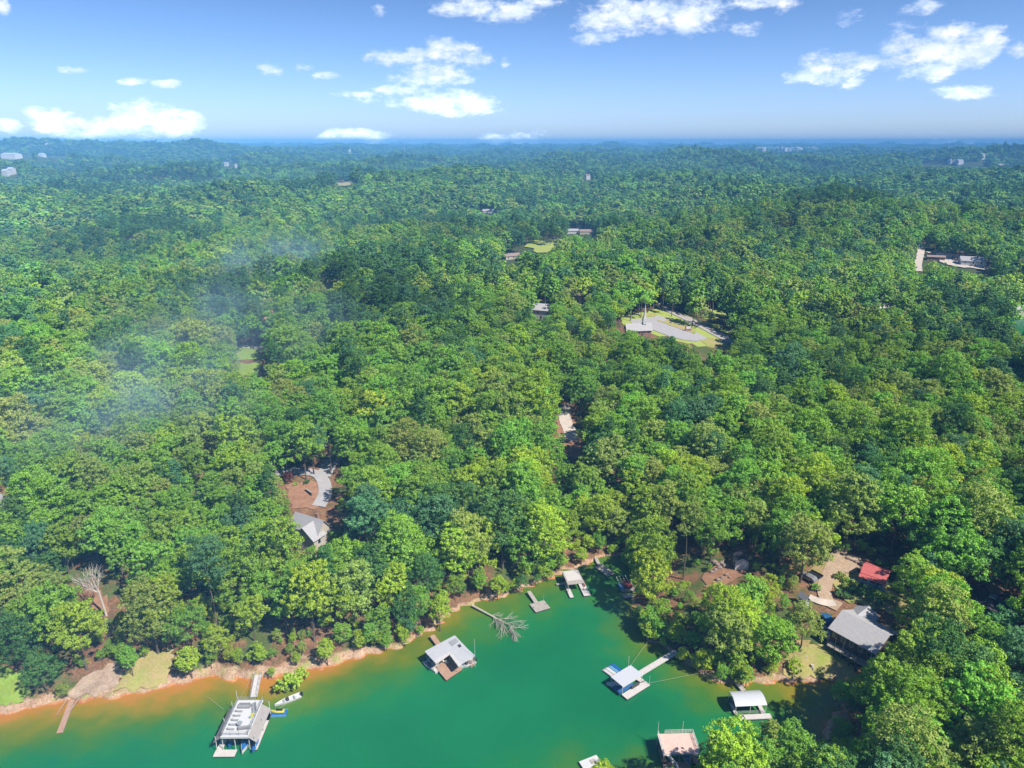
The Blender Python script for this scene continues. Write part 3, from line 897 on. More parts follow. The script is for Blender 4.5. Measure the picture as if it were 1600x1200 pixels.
def crown_lobes(seed, w, h0, h1, n, shape='round'):
    r = random.Random(seed)
    cx, cz = 0, (h0 + h1) / 2
    rx, rz = w / 2, (h1 - h0) / 2
    out = []
    lean = (r.uniform(-.12, .12) * w, r.uniform(-.12, .12) * w)
    for k in range(n):
        z = -0.45 + 1.4 * ((k + .5) / n)
        z = max(-.95, min(.97, z + r.uniform(-.16, .16)))
        a = k * 2.39996 + r.uniform(-1.1, 1.1)
        rad = math.sqrt(max(0, 1 - z * z))
        if shape == 'cone': rad = .25 + .75 * (1 - (z + 1) / 2)
        if shape == 'tall': rad = min(1, rad * 1.1)
        s = r.uniform(.40, .98)
        lr = w * r.choice([.09, .12, .15, .17, .21]) * r.uniform(.85, 1.15) * (1.0 if shape != 'cone' else .8)
        if s > .86: lr = min(lr, .13 * w)
        out.append(((math.cos(a) * rad * rx * s + lean[0] * z, math.sin(a) * rad * rx * s + lean[1] * z, cz + z * rz * r.uniform(.70, .96)), (lr * r.uniform(.8, 1.35), lr * r.uniform(.8, 1.35), lr * r.uniform(.55, .85))))
    # fill of the crown's middle
    for k in range(5):
        a = r.uniform(0, 6.28); q = r.uniform(0, .3)
        out.append(((math.cos(a) * rx * q, math.sin(a) * rx * q, cz + r.uniform(-.4, .35) * rz), (rx * .48, rx * .48, rz * .42)))
    return out


def trunk_mb(seed, h, r0, w, spread=True):
    r = random.Random(seed)
    mb = MB()
    x = y = 0.0; pts = [(0, 0, -1.2)]
    for k in range(1, 6):
        x += r.uniform(-.25, .25); y += r.uniform(-.25, .25)
        pts.append((x, y, h * k / 5))
    for k in range(5):
        mb.tube(pts[k], pts[k + 1], r0 * (1 - .17 * k), r0 * (1 - .17 * (k + 1)), 7, cap=(k == 0))
    if spread:
        for k in range(6):
            b = pts[2 + k % 3]; a = k * 1.05 + r.uniform(-.3, .3); l = w * r.uniform(.22, .36)
            e = (b[0] + math.cos(a) * l, b[1] + math.sin(a) * l, b[2] + h * r.uniform(.1, .24))
            mb.tube(b, e, r0 * .38, r0 * .10, 5)
    return mb


# kind, width, crown bottom, crown top, lobes, shape
SPEC = [
    ('broadleaf', 10.0, 4.5, 17.5, 34, 'round'),
    ('broadleaf', 11.5, 4.0, 16.0, 38, 'round'),
    ('broadleaf', 9.0, 4.0, 19.5, 34, 'tall'),
    ('broadleaf', 10.5, 5.0, 18.0, 30, 'round'),
    ('broadleaf', 8.0, 3.0, 14.0, 26, 'round'),
    ('broadleaf', 9.5, 1.2, 17.0, 42, 'tall'),
    ('broadleaf', 11.0, 2.0, 20.0, 46, 'round'),
    ('pine', 6.5, 8.0, 22.0, 30, 'cone'),
    ('pine', 7.5, 11.0, 23.0, 26, 'round'),
]


def combined(name, k, lod):
    kind, w, h0, h1, nl, shp = SPEC[k]
    if lod == 0: puffs, per, size, nl2, ps, cw, jt = 12, 34, .165, nl, .34, 0., .40
    elif lod == 1: puffs, per, size, nl2, ps, cw, jt = 7, 13, .36, int(nl * .8), .38, .30, .32
    else: puffs, per, size, nl2, ps, cw, jt = 4, 7, .80, max(12, nl // 2), .5, .8, .25
    if kind == 'pine': size *= .8; ps *= .85
    V, F, val = leaf_cloud(100 + k * 7 + lod, crown_lobes(40 + k, w, h0, h1, nl2, shp), puffs, per, size, .9 if kind != 'pine' else .6, ps, cw, jt)
    if lod == 0: print(kind, len(F))
    return V, F, val


CROWN, TRUNK = [], []
for k, (kind, w, h0, h1, nl, shp) in enumerate(SPEC):
    V, F, val = combined('', k, 0)
    CROWN.append(fast_mesh('crown', V, F, {'leafy': ('FACE', val)}, MT['leaf']))
    TRUNK.append(trunk_mb(900 + k, h0 + (h1 - h0) * .55, .26 if kind != 'pine' else .22, w, kind != 'pine').mesh('trunk', MT['bark']))

PROTO = bpy.data.collections.new('tree_prototypes')
npro = 0
for lod in range(3):
    for k in range(len(SPEC)):
        V, F, val = combined('', k, lod)
        tm = trunk_mb(900 + k, SPEC[k][2] + (SPEC[k][3] - SPEC[k][2]) * .5, .26, SPEC[k][1], lod == 0)
        tv = np.array(tm.v); q = [f for f in tm.f if len(f) == 4]
        FF = np.vstack([F, np.array(q) + len(V)])
        me = fast_mesh('tree_prototype', np.vstack([V, tv]), FF, {'leafy': ('FACE', np.concatenate([val, np.full(len(q), .5)]))}, MT['leaf'])
        me.materials.append(MT['bark'])
        me.polygons.foreach_set('material_index', np.concatenate([np.zeros(len(F), np.int32), np.ones(len(q), np.int32)]))
        o = bpy.data.objects.new('proto_%02d' % npro, me)
        PROTO.objects.link(o); npro += 1

TINTS = [  # name, colour
    ('mid-green', (.205, .365, .036)), ('lime-green', (.315, .455, .034)), ('dark green', (.080, .190, .042)),
    ('olive-green', (.265, .350, .066)), ('fresh green', (.185, .385, .044)), ('bluish-green', (.095, .225, .085)),
]


def gnoise(x, y, lam, ph):
    return (np.sin(x / lam * 6.28 + ph + 1.3 * np.sin(y / lam * 4.1 + ph * 2)) + np.sin(y / lam * 5.7 - ph * 1.7 + 1.1 * np.sin(x / lam * 3.7))) / 2


SUNNY = [(1368, 895, 3), (1352, 892, 2), (1300, 895, 2), (1295, 930, 2), (1270, 1040, 3), (1250, 1050, 2), (1300, 1045, 1), (1335, 985, 2), (1310, 975, 1), (1155, 880, 1.5), (1125, 893, 2), (1140, 900, 1), (470, 775, 2), (485, 765, 2), (475, 845, 3), (500, 850, 2),
         (885, 655, 3), (890, 680, 2), (20, 1080, 3), (150, 1065, 2), (240, 1040, 2), (380, 1050, 1), (420, 1052, 1), (150, 940, 1), (735, 935, 1), (167, 962, 4), (165, 948, 4), (1010, 512, 3), (1045, 518, 3), (1080, 526, 3), (1110, 538, 3), (1060, 497, 3), (1100, 515, 3), (1130, 530, 3), (1120, 490, 4), (845, 388, 5), (390, 553, 4), (385, 578, 4), (1440, 400, 4)]


def place_trees():
    xs, ys, sp = [], [], []
    r = 84.0
    while r < 12500:
        if r < 420: s = 6.6
        elif r < 3000: s = 6.3 * (r / 420) ** .5
        else: s = 6.3 * (3000 / 420) ** .5 * (r / 3000) ** 1.0
        half = R(47) if r < 500 else R(43)
        n = int(2 * half * r / s)
        a = -half + (np.arange(n) + rng.uniform(0, 1)) * (2 * half / n) + rng.uniform(-.42, .42, n) * s / r
        rr = r + rng.uniform(-.42, .42, n) * s
        xs.append(np.sin(a) * rr); ys.append(np.cos(a) * rr); sp.append(np.full(n, s))
        r += s * .92
    nb = 9000
    ex = rng.uniform(-120, 100, nb); ey = rng.uniform(85, 225, nb); es = sdist(ex, ey)
    kk = (es > -1.3) & (es < 3.6) & ((es > 0) | (ex > -36)) & (rng.uniform(size=nb) < .6) & ((ex > -38) | (rng.uniform(size=nb) < .6))
    nbase = sum(len(q) for q in xs)
    fx = rng.uniform(-150, 150, 9000); fy = rng.uniform(95, 300, 9000); fs = sdist(fx, fy)
    fk = (fs > 3.6) & (fs < 130) & (rng.uniform(size=9000) < .60)
    xs.append(fx[fk]); ys.append(fy[fk]); sp.append(np.full(fk.sum(), 6.3))
    xs.append(ex[kk]); ys.append(ey[kk]); sp.append(np.full(kk.sum(), 6.3))
    x = np.concatenate(xs); y = np.concatenate(ys); s = np.concatenate(sp); bush = np.arange(len(x)) >= nbase
    sd = sdist(x, y)
    ok = sd > 0.9
    ok = ok | bush; z_min = 0
    x, y, s, sd, bush = x[ok], y[ok], s[ok], sd[ok], bush[ok]
    z = np.maximum(height(x, y, sd), .15)
    n = len(x)
    dist = np.hypot(x, y)
    # kind of tree
    pine_zone = gnoise(x, y, 420, 2.1) + .35 * gnoise(x, y, 90, .4)
    p_pine = np.clip(.10 + 1.2 * (pine_zone - .35), .05, .85)
    p_pine = np.where(dist < 330, .05, p_pine)
    isp = rng.uniform(size=n) < p_pine
    k = np.where(isp, rng.integers(7, 9, n), rng.choice([0, 0, 1, 2, 3, 3, 4, 5, 6, 6], n))
    k = np.where((sd < 13) & (rng.uniform(size=n) < .75) & (x > -40), rng.integers(5, 7, n), k)
    sc = rng.triangular(.62, 1.0, 1.32, n) * (1 + .14 * gnoise(x, y, 60, 1.0) + .14 * gnoise(x, y, 210, 3.0))
    sc = np.where((x > 32) & (x < 80) & (y > 112) & (y < 172), sc * 1.18, sc)
    sc = np.where((sd < 6) & (rng.uniform(size=n) < .55), sc * rng.uniform(.45, .8, n), sc)
    k = np.where(bush, rng.choice([4, 5], n), k); sc = np.where(bush, np.where(sd > 3.6, rng.uniform(.11, .32, n), rng.uniform(.22, .46, n)), sc)
    wide = np.interp(s, [6.3, 9, 17, 60], [1.0, 1.15, 1.75, 5.2])
    tall = np.interp(s, [6.3, 17, 60], [1.0, 1.15, 1.5])
    sx = sc * wide; sz = sc * tall
    # small understory trees fill in
    W = np.array([q[1] for q in SPEC])[k] * sx; Ht = np.array([q[3] for q in SPEC])[k] * sz
    # keep clearings in view open
    bad = np.zeros(n, bool)
    pts = [(0, .96), (0, .62), (-.40, .62), (.40, .62), (0, .3), (-.25, .85), (.25, .85)]
    near = dist < 4200
    for (ox, oz) in pts:
        u, v, _ = proj(x + ox * W, y, z + oz * Ht)
        for P in CLEAR:
            bad |= in_poly(u, v, P) & near
    for (ox, oz) in ((0, .97), (0, .62)):
        u, v, _ = proj(x + ox * W, y, z + oz * Ht)
        bad |= in_poly(u, v, CLEARWATER) | in_poly(u, v, CLEARWATER2)
    # nothing that would put the sunlit yards and roofs in shade
    sh = np.array([math.sin(SUN_AZ), math.cos(SUN_AZ)]); tn = math.tan(SUN_EL)
    for (u_, v_, r_) in SUNNY:
        p = hit(u_, v_)
        dx, dy = x - p[0], y - p[1]
        t_ = dx * sh[0] + dy * sh[1]; pp = np.abs(dx * sh[1] - dy * sh[0])
        bad |= (t_ > -2) & (t_ < 30) & (pp < W * .34 + r_) & (p[2] + 1.5 + t_ * tn < z + Ht * .92)
    ok = ~bad
    x, y, z, k, sx, sz, s, sd, dist, W, Ht = (q[ok] for q in (x, y, z, k, sx, sz, s, sd, dist, W, Ht))
    n = len(x)
    # colour
    g = gnoise(x, y, 150, .3) * .5 + gnoise(x, y, 47, 2.2) * .6
    pr = .5 + (rng.uniform(size=n) - .5) * .75 + .42 * g
    ti = np.select([pr < .02, pr < .14, pr < .50, pr < .68, pr < .86], [5, 2, 0, 4, 3], 1)
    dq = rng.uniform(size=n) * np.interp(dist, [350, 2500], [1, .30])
    ti = np.where((dist > 500) & (dq < .3) & np.isin(ti, (1, 4)), 5, ti)  # some distant bright crowns recoloured bluish, haze painted into their tint
    ti = np.where(k >= 7, np.where(rng.uniform(size=n) < .6, 2, 5), ti)
    ti = np.where((sd < 9) & (rng.uniform(size=n) < .45), 1, ti)
    base = np.array([t[1] for t in TINTS])[ti]
    tint = base * (1 + .20 * gnoise(x, y, 330, .9) + .10 * gnoise(x, y, 120, 2.9))[:, None] * rng.uniform(.86, 1.14, (n, 1)) * rng.uniform(.93, 1.07, (n, 3))
    # far tints pulled toward blue-green: distance haze painted into the leaf colour
    haze_mix = np.interp(dist, [250, 1800], [0, .42])[:, None]
    tint = tint * (1 - haze_mix) + np.array([.085, .235, .085]) * (tint[:, 1:2] / .30) * haze_mix
    return dict(x=x, y=y, z=z, k=k, sx=sx, sz=sz, s=s, sd=sd, dist=dist, W=W, Ht=Ht, ti=ti, tint=tint, rot=rng.uniform(0, 6.28, n))


T = place_trees()

# hand-set trees that stand out in the photo: pixel of the foot, kind, height scale, width scale, tint, label
HAND = [
    ((1068, 905), 8, 1.12, 1.0, 3, 'tall pale-green pine with a bare lower trunk, on the wooded point above the cove'),
    ((1250, 1014), 0, .72, .80, 3, 'lone yellowish tree with a leaning trunk at the top of the waterside lawn'),
    ((1455, 905), 1, 1.15, 1.25, 2, 'broad dark round oak standing just right of the red-roofed cottage'),
    ((300, 1060), 4, .62, .72, 1, 'small yellow-green tree leaning over the orange shallows, left of the sundeck dock'),
    ((688, 986), 4, .75, .72, 1, 'bright lime tree overhanging the water just above the L-shaped dock'),
    ((778, 938), 4, .55, .62, 1, 'small lime tree at the shore beside the base of the fallen tree'),
    ((512, 1040), 4, .55, .55, 1, 'low lime tree leaning over the water up the bank from the white skiff'),
    ((818, 912), 4, .52, .5, 1, 'small lime tree at the foot of the little raft dock ramp'),
    ((908, 882), 4, .42, .55, 1, 'low lime bush-like tree hanging over the U-shaped wooden dock'),
    ((75, 1085), 0, .62, .72, 2, 'dark leafy tree right beside the top of the red-brown gangway'),
    ((208, 1058), 4, .62, .5, 4, 'small dark tree alone on the dry grass left of the orange shallows'),
    ((1215, 880), 0, .90, .95, 4, 'tall bright tree between the white hut and the gravel drive'),
    ((940, 1262), 4, .75, .7, 1, 'treetop poking up at the bottom beside the small white dock'),
    ((1188, 1238), 7, .80, .9, 3, 'pointed yellow-green treetop just below the arched white dock roof'),
    ((1130, 1248), 1, .85, .85, 3, 'leafy tree overhanging the pink-decked dock'),
    ((1230, 1240), 0, .85, .85, 4, 'rounded tree at the bottom right of the pointed treetop'),
    ((1165, 1262), 3, .85, .85, 4, 'tree at the bottom edge directly beneath the pointed treetop'),
]
GA = {q: list(T[q]) for q in T}
HANDLAB = {}
for (uv, k, hs, ws, ti, lab) in HAND:
    p = hit(*uv) if uv[1] < 1200 else at(uv[0], uv[1], .8)
    # clear a little room
    i = len(GA['x'])
    zz = max(H1(p[0], p[1]), .2)
    for q, val in dict(x=p[0], y=p[1], z=zz, k=k, sx=ws, sz=hs, s=6.3, sd=5.0, dist=math.hypot(p[0], p[1]), W=SPEC[k][1] * ws, Ht=SPEC[k][3] * hs, ti=ti,
                       tint=np.array(TINTS[ti][1]) * 1.02, rot=random.uniform(0, 6.28)).items():
        GA[q].append(val)
    HANDLAB[i] = lab
T = {q: np.array(GA[q]) for q in GA}
nT = len(T['x']); nHand = len(HAND)
hx = T['x'][-nHand:]; hy = T['y'][-nHand:]
dd = np.min(np.hypot(T['x'][:, None] - hx[None], T['y'][:, None] - hy[None]), 1)
alive = dd > 3.4; alive[-nHand:] = True
u, v, zc = proj(T['x'], T['y'], T['z'] + T['Ht'] * .65)
u2, v2, zc2 = proj(T['x'], T['y'], T['z'] + T['Ht'] * .9)
inview = (u > -15) & (u < 1615) & (v2 < 1200) & (v > 200) & alive
size = np.where(inview, T['Ht'] * T['W'] / zc ** 2, 0)
size[-nHand:] = 9
order = np.argsort(-size)
NEAR = [int(i) for i in order[:300]]
isnear = np.zeros(nT, bool); isnear[NEAR] = True

LM = [  # landmark phrase, point on the photo (only to find where it stands)
    ('the two-tier sundeck dock', (378, 1130), 0), ('the red-brown gangway', (105, 1105), 0), ('the bleached dead tree', (165, 955), 1),
    ('the grey house by the clay yard', (478, 840), 1), ('the L-shaped roofed dock', (702, 1030), 0), ('the fallen tree', (765, 970), 0),
    ('the little raft dock', (842, 946), 0), ('the U-shaped wooden dock', (900, 905), 0), ('the long-gangway dock', (985, 1065), 0),
    ('the pale pine on the point', (1068, 905), 1), ('the white hut by the boulders', (1155, 880), 1), ('the red-roofed cottage', (1365, 905), 1),
    ('the long grey-roofed house', (1345, 1000), 1), ('the arched white dock', (1172, 1090), 0), ('the dark house by the drive', (1570, 950), 1),
    ('the brown dead treetop', (1405, 1180), 1), ('the pink-decked dock', (1058, 1165), 0),
]
LMW = np.array([(hit(*q) if g else at(*q))[:2] for _, q, g in LM])
ORD = ['first', 'second', 'third', 'fourth', 'fifth', 'sixth', 'seventh', 'eighth', 'ninth', 'tenth', 'eleventh', 'twelfth', 'thirteenth', 'fourteenth', 'fifteenth', 'sixteenth', 'seventeenth',
       'eighteenth', 'nineteenth', 'twentieth', 'twenty-first', 'twenty-second', 'twenty-third', 'twenty-fourth', 'twenty-fifth'] + ['%s-%s' % (a_, b_) for a_ in ('thirty', 'forty', 'fifty', 'sixty') for b_ in ('first', 'second', 'third', 'fourth', 'fifth', 'sixth', 'seventh', 'eighth', 'ninth')] + ['later'] * 900
QUAD = ['behind', 'right of', 'in front of', 'left of']
cand = np.where(alive & (T['dist'] < 420))[0]
DX = T['x'][cand][:, None] - LMW[None, :, 0]; DY = T['y'][cand][:, None] - LMW[None, :, 1]
DD = np.hypot(DX, DY); li = np.argmin(DD, 1)
ddl = DD[np.arange(len(cand)), li]; dx_ = DX[np.arange(len(cand)), li]; dy_ = DY[np.arange(len(cand)), li]
quad = np.where(np.abs(dx_) > np.abs(dy_), np.where(dx_ > 0, 1, 3), np.where(dy_ > 0, 0, 2))
TLAB = {}
TK = T['k'][cand] >= 7; TT = T['ti'][cand]; TH = T['Ht'][cand]
TS = np.where(TH < 11, 0, np.where(TH > 17.5, 2, 1))
bins = {}
for j in range(len(cand)):
    bins.setdefault((int(li[j]), int(quad[j]), bool(TK[j]), int(TT[j]), int(TS[j])), []).append(j)
for (a, b, cls, ti_, sz_), m in bins.items():
    m.sort(key=lambda j: ddl[j])
    for rank, j in enumerate(m):
        TLAB[int(cand[j])] = '%s %s %s, %s such tree %s %s' % (('small', 'medium', 'tall')[sz_], TINTS[ti_][0], 'pine' if cls else 'broadleaf', ORD[rank], QUAD[b], LM[a][0])

for i in TLAB:
    if len(TLAB[i].split()) > 16: TLAB[i] = TLAB[i].replace(' broadleaf, ', ' tree, ').replace(' such tree ', ' such ')
for i in NEAR:
    k = int(T['k'][i]); pine = k >= 7
    nm = 'pine_tree' if pine else 'broadleaf_tree'
    o = link(nm, None)
    o.location = (T['x'][i], T['y'][i], T['z'][i] - .1)
    o.rotation_euler = (0, 0, T['rot'][i])
    o.scale = (T['sx'][i], T['sx'][i], T['sz'][i])
    tag(o, HANDLAB.get(i) or TLAB.get(i, 'broadleaf tree in the wood'), 'tree', 'trees of the lakeside wood')
    c = link('crown', CROWN[k], o); c['tint'] = [float(q) for q in T['tint'][i]]
    link('trunk', TRUNK[k], o)

# the rest of the wood, as one mass
rest = np.where(alive & ~isnear)[0]
me = bpy.data.meshes.new('woodland')
me.vertices.add(len(rest))
me.vertices.foreach_set('co', np.stack([T['x'][rest], T['y'][rest], T['z'][rest] - .1], 1).astype(np.float32).ravel())
lod = np.where(T['dist'][rest] < 380, 0, np.where(T['dist'][rest] < 1000, 1, 2))


def pattr(nm, typ, arr, key='value'):
    a = me.attributes.new(nm, typ, 'POINT'); a.data.foreach_set(key, np.ascontiguousarray(arr))


pattr('which', 'INT', (lod * len(SPEC) + T['k'][rest]).astype(np.int32))
pattr('turn', 'FLOAT', T['rot'][rest].astype(np.float32))
pattr('grow', 'FLOAT_VECTOR', np.stack([T['sx'][rest], T['sx'][rest], T['sz'][rest]], 1).astype(np.float32).ravel(), 'vector')
pattr('tint', 'FLOAT_COLOR', np.column_stack([T['tint'][rest], np.ones(len(rest))]).astype(np.float32).ravel(), 'color')
me.update()
wood = tag(link('woodland', me), 'mass of mixed trees covering the hills to the horizon', 'woodland', kind='stuff')
ng = bpy.data.node_groups.new('woodland_nodes', 'GeometryNodeTree')
ng.interface.new_socket('Geometry', in_out='INPUT', socket_type='NodeSocketGeometry')
ng.interface.new_socket('Geometry', in_out='OUTPUT', socket_type='NodeSocketGeometry')
gi = ng.nodes.new('NodeGroupInput'); go = ng.nodes.new('NodeGroupOutput')
iop = ng.nodes.new('GeometryNodeInstanceOnPoints'); ci = ng.nodes.new('GeometryNodeCollectionInfo')
ci.inputs['Collection'].default_value = PROTO
ci.inputs['Separate Children'].default_value = True
ci.inputs['Reset Children'].default_value = True
iop.inputs['Pick Instance'].default_value = True


def nattr(nm, typ):
    n = ng.nodes.new('GeometryNodeInputNamedAttribute'); n.data_type = typ; n.inputs['Name'].default_value = nm
    return [o for o in n.outputs if o.enabled and o.name == 'Attribute'][0]


cx_ = ng.nodes.new('ShaderNodeCombineXYZ')
GL = ng.links.new
GL(nattr('turn', 'FLOAT'), cx_.inputs[2])
e2r = ng.nodes.new('FunctionNodeEulerToRotation'); GL(cx_.outputs[0], e2r.inputs[0])
GL(gi.outputs[0], iop.inputs['Points']); GL(ci.outputs[0], iop.inputs['Instance'])
GL(nattr('which', 'INT'), iop.inputs['Instance Index']); GL(e2r.outputs[0], iop.inputs['Rotation'])
GL(nattr('grow', 'FLOAT_VECTOR'), iop.inputs['Scale'])
GL(iop.outputs[0], go.inputs[0])
md = wood.modifiers.new('scatter', 'NODES'); md.node_group = ng
print('trees', nT, 'rest', len(rest))


# ------------------------------------------------------------------ helpers that place things seen in the photo
def hitz(u, v, dz):
    d = pix_dir(u, v); d = d / np.linalg.norm(d)
    X, Y, Z = d[0] * _T, d[1] * _T, CAMH + d[2] * _T
    g = Z - np.maximum(height(X, Y), 0) - dz
    k = int(np.argmax(g < 0)) if (g < 0).any() else len(_T) - 1
    f = g[k - 1] / (g[k - 1] - g[k] + 1e-9)
    t = _T[k - 1] + (_T[k] - _T[k - 1]) * f
    return np.array([d[0] * t, d[1] * t, CAMH + d[2] * t])


class Frame:
    """local frame of a rectangle whose four corners (far-left, far-right, near-right, near-left) were read at height z"""
    def __init__(s, pts, z):
        q = [at(u, v, z) for u, v in pts]
        s.c = sum(q) / 4
        e = (q[1] - q[0]) + (q[2] - q[3])
        s.a = math.atan2(e[1], e[0])
        s.w = (np.linalg.norm(q[1] - q[0]) + np.linalg.norm(q[2] - q[3])) / 2
        s.d = (np.linalg.norm(q[2] - q[1]) + np.linalg.norm(q[3] - q[0])) / 2

    def loc(s, u, v, z=0.0):
        p = at(u, v, z) - s.c
        c, n = math.cos(s.a), math.sin(s.a)
        return (p[0] * c + p[1] * n, -p[0] * n + p[1] * c)


def rail(mb, pts, z0, h=1.0, r=.045, step=1.6, bars=3):
    for p, q in zip(pts, pts[1:]):
        l = math.hypot(q[0] - p[0], q[1] - p[1]); n = max(1, int(round(l / step)))
        for i in range(n + 1):
            x = p[0] + (q[0] - p[0]) * i / n; y = p[1] + (q[1] - p[1]) * i / n
            mb.tube((x, y, z0), (x, y, z0 + h), r, n=4)
        for b in range(bars):
            zz = z0 + h * (b + 1) / bars
            mb.tube((p[0], p[1], zz), (q[0], q[1], zz), r * .8, n=4)


def deck_part(t, rects, m, z=.55, th=.16, name='deck'):
    for (x0, x1, y0, y1) in rects:
        part(name, MB().box(x0, x1, y0, y1, z - th, z), m, t)


def floats_part(t, rects, m='float'):
    mb = MB()
    for (x0, x1, y0, y1) in rects:
        mb.box(x0 + .1, x1 - .1, y0 + .1, y1 - .1, -.35, .38)
    part('float', mb, m, t)


def posts_part(t, pts, z0, z1, m='white', r=.07):
    for x, y in pts:
        part('post', MB().tube((x, y, z0), (x, y, z1), r, n=6), m, t)


def gangway(t, p, q, z0, z1, w, m, railm=None, name='gangway', rh=.9):
    """sloping walkway in the thing's own frame"""
    p = np.array(p, float); q = np.array(q, float); d = q - p; L_ = np.linalg.norm(d); d /= L_; n = np.array([-d[1], d[0]]) * w / 2
    o = part(name, MB().slab([(*(p - n), z0), (*(q - n), z1), (*(q + n), z1), (*(p + n), z0)], .14), m, t)
    mb = MB()
    for s in (-1, 1):
        a = p + n * s * .96; b = q + n * s * .96
        mb.tube((*a, z0 - .16), (*b, z1 - .16), .08, n=4)
    part('stringer', mb, 'steel', o)
    if railm:
        mb = MB()
        k = max(2, int(L_ / 1.5))
        for s in (-1, 1):
            a = p + n * s * .97; b = q + n * s * .97
            for i in range(k + 1):
                c = a + (b - a) * i / k; z = z0 + (z1 - z0) * i / k
                mb.tube((*c, z), (*c, z + rh), .035, n=4)
            mb.tube((*a, z0 + rh), (*b, z1 + rh), .04, n=4); mb.tube((*a, z0 + rh * .5), (*b, z1 + rh * .5), .03, n=4)
        part('railing', mb, railm, o)
    return o


def hull_rings(L_, W_, H_, n=9, sharp=1.6):
    rings = []
    for i in range(n):
        t = i / (n - 1)
        w = W_ / 2 * (1 - max(0, (t - .45) / .55) ** sharp * .96)
        x = -L_ / 2 + L_ * t
        z1 = H_ * (1 + .25 * t * t); z0 = .02 + .25 * H_ * max(0, t - .6)
        rings.append([(x, -w, z1), (x, -w * .8, z0 + .1 * H_), (x, 0, z0 - .12), (x, w * .8, z0 + .1 * H_), (x, w, z1), (x, w * .86, z1), (x, w * .7, z1 - .45 * H_), (x, -w * .7, z1 - .45 * H_), (x, -w * .86, z1)])
    return rings


def boat(name, label, cat, loc, rz, L_, W_, H_, hm='white', im='whitedeck', motor=True, console=True, group=None, cover=None):
    t = thing(name, label, cat, loc, rz, group)
    part('hull', MB().loft(hull_rings(L_, W_, H_)), hm, t)
    if cover:
        rings = []
        for i in range(7):
            s = i / 6; x = -L_ * .46 + L_ * .9 * s; w = W_ / 2 * .95 * (1 - max(0, (s - .5) / .5) ** 1.8 * .9)
            rings.append([(x, -w, H_), (x, -w * .5, H_ + .45 * math.sin(math.pi * (.15 + .7 * s))), (x, w * .5, H_ + .45 * math.sin(math.pi * (.15 + .7 * s))), (x, w, H_)])
        part('cover', MB().loft(rings), cover, t)
    else:
        part('floor_panel', MB().prism([(-L_ * .46, -W_ * .36), (L_ * .18, -W_ * .36), (L_ * .42, 0), (L_ * .18, W_ * .36), (-L_ * .46, W_ * .36)], H_ * .42, H_ * .52), im, t)
        for x in (-L_ * .28, L_ * .12):
            part('seat', MB().box(x, x + .4, -W_ * .33, W_ * .33, H_ * .53, H_ * .95), 'cushion', t)
        if console:
            part('console', MB().box(-.25, .3, -.28, .28, H_ * .53, H_ + .55), 'darkframe', t)
    if motor:
        part('motor', MB().box(-L_ / 2 - .45, -L_ / 2 + .02, -.2, .2, H_ * .2, H_ + .5), 'black', t)
    return t


def jetski(label, loc, rz, hm='yellow'):
    t = thing('jet_ski', label, 'jet ski', loc, rz)
    rings = []
    for i in range(8):
        s = i / 7; w = .58 * (1 - max(0, (s - .4) / .6) ** 1.7 * .92)
        rings.append([(-1.5 + 3 * s, -w, .35 + .1 * s), (-1.5 + 3 * s, -w * .7, .05), (-1.5 + 3 * s, w * .7, .05), (-1.5 + 3 * s, w, .35 + .1 * s), (-1.5 + 3 * s, w * .5, .55 + .18 * s), (-1.5 + 3 * s, -w * .5, .55 + .18 * s)])
    part('hull', MB().loft(rings), hm, t)
    part('seat', MB().loft([[(-1.1, -.22, .6), (-1.1, .22, .6), (-1.1, .15, .85), (-1.1, -.15, .85)], [(.3, -.2, .66), (.3, .2, .66), (.3, .13, .95), (.3, -.13, .95)]]), 'black', t)
    part('handlebar', MB().tube((.55, -.38, 1.1), (.55, .38, 1.1), .04).tube((.75, 0, .7), (.55, 0, 1.1), .07), 'black', t)
    return t


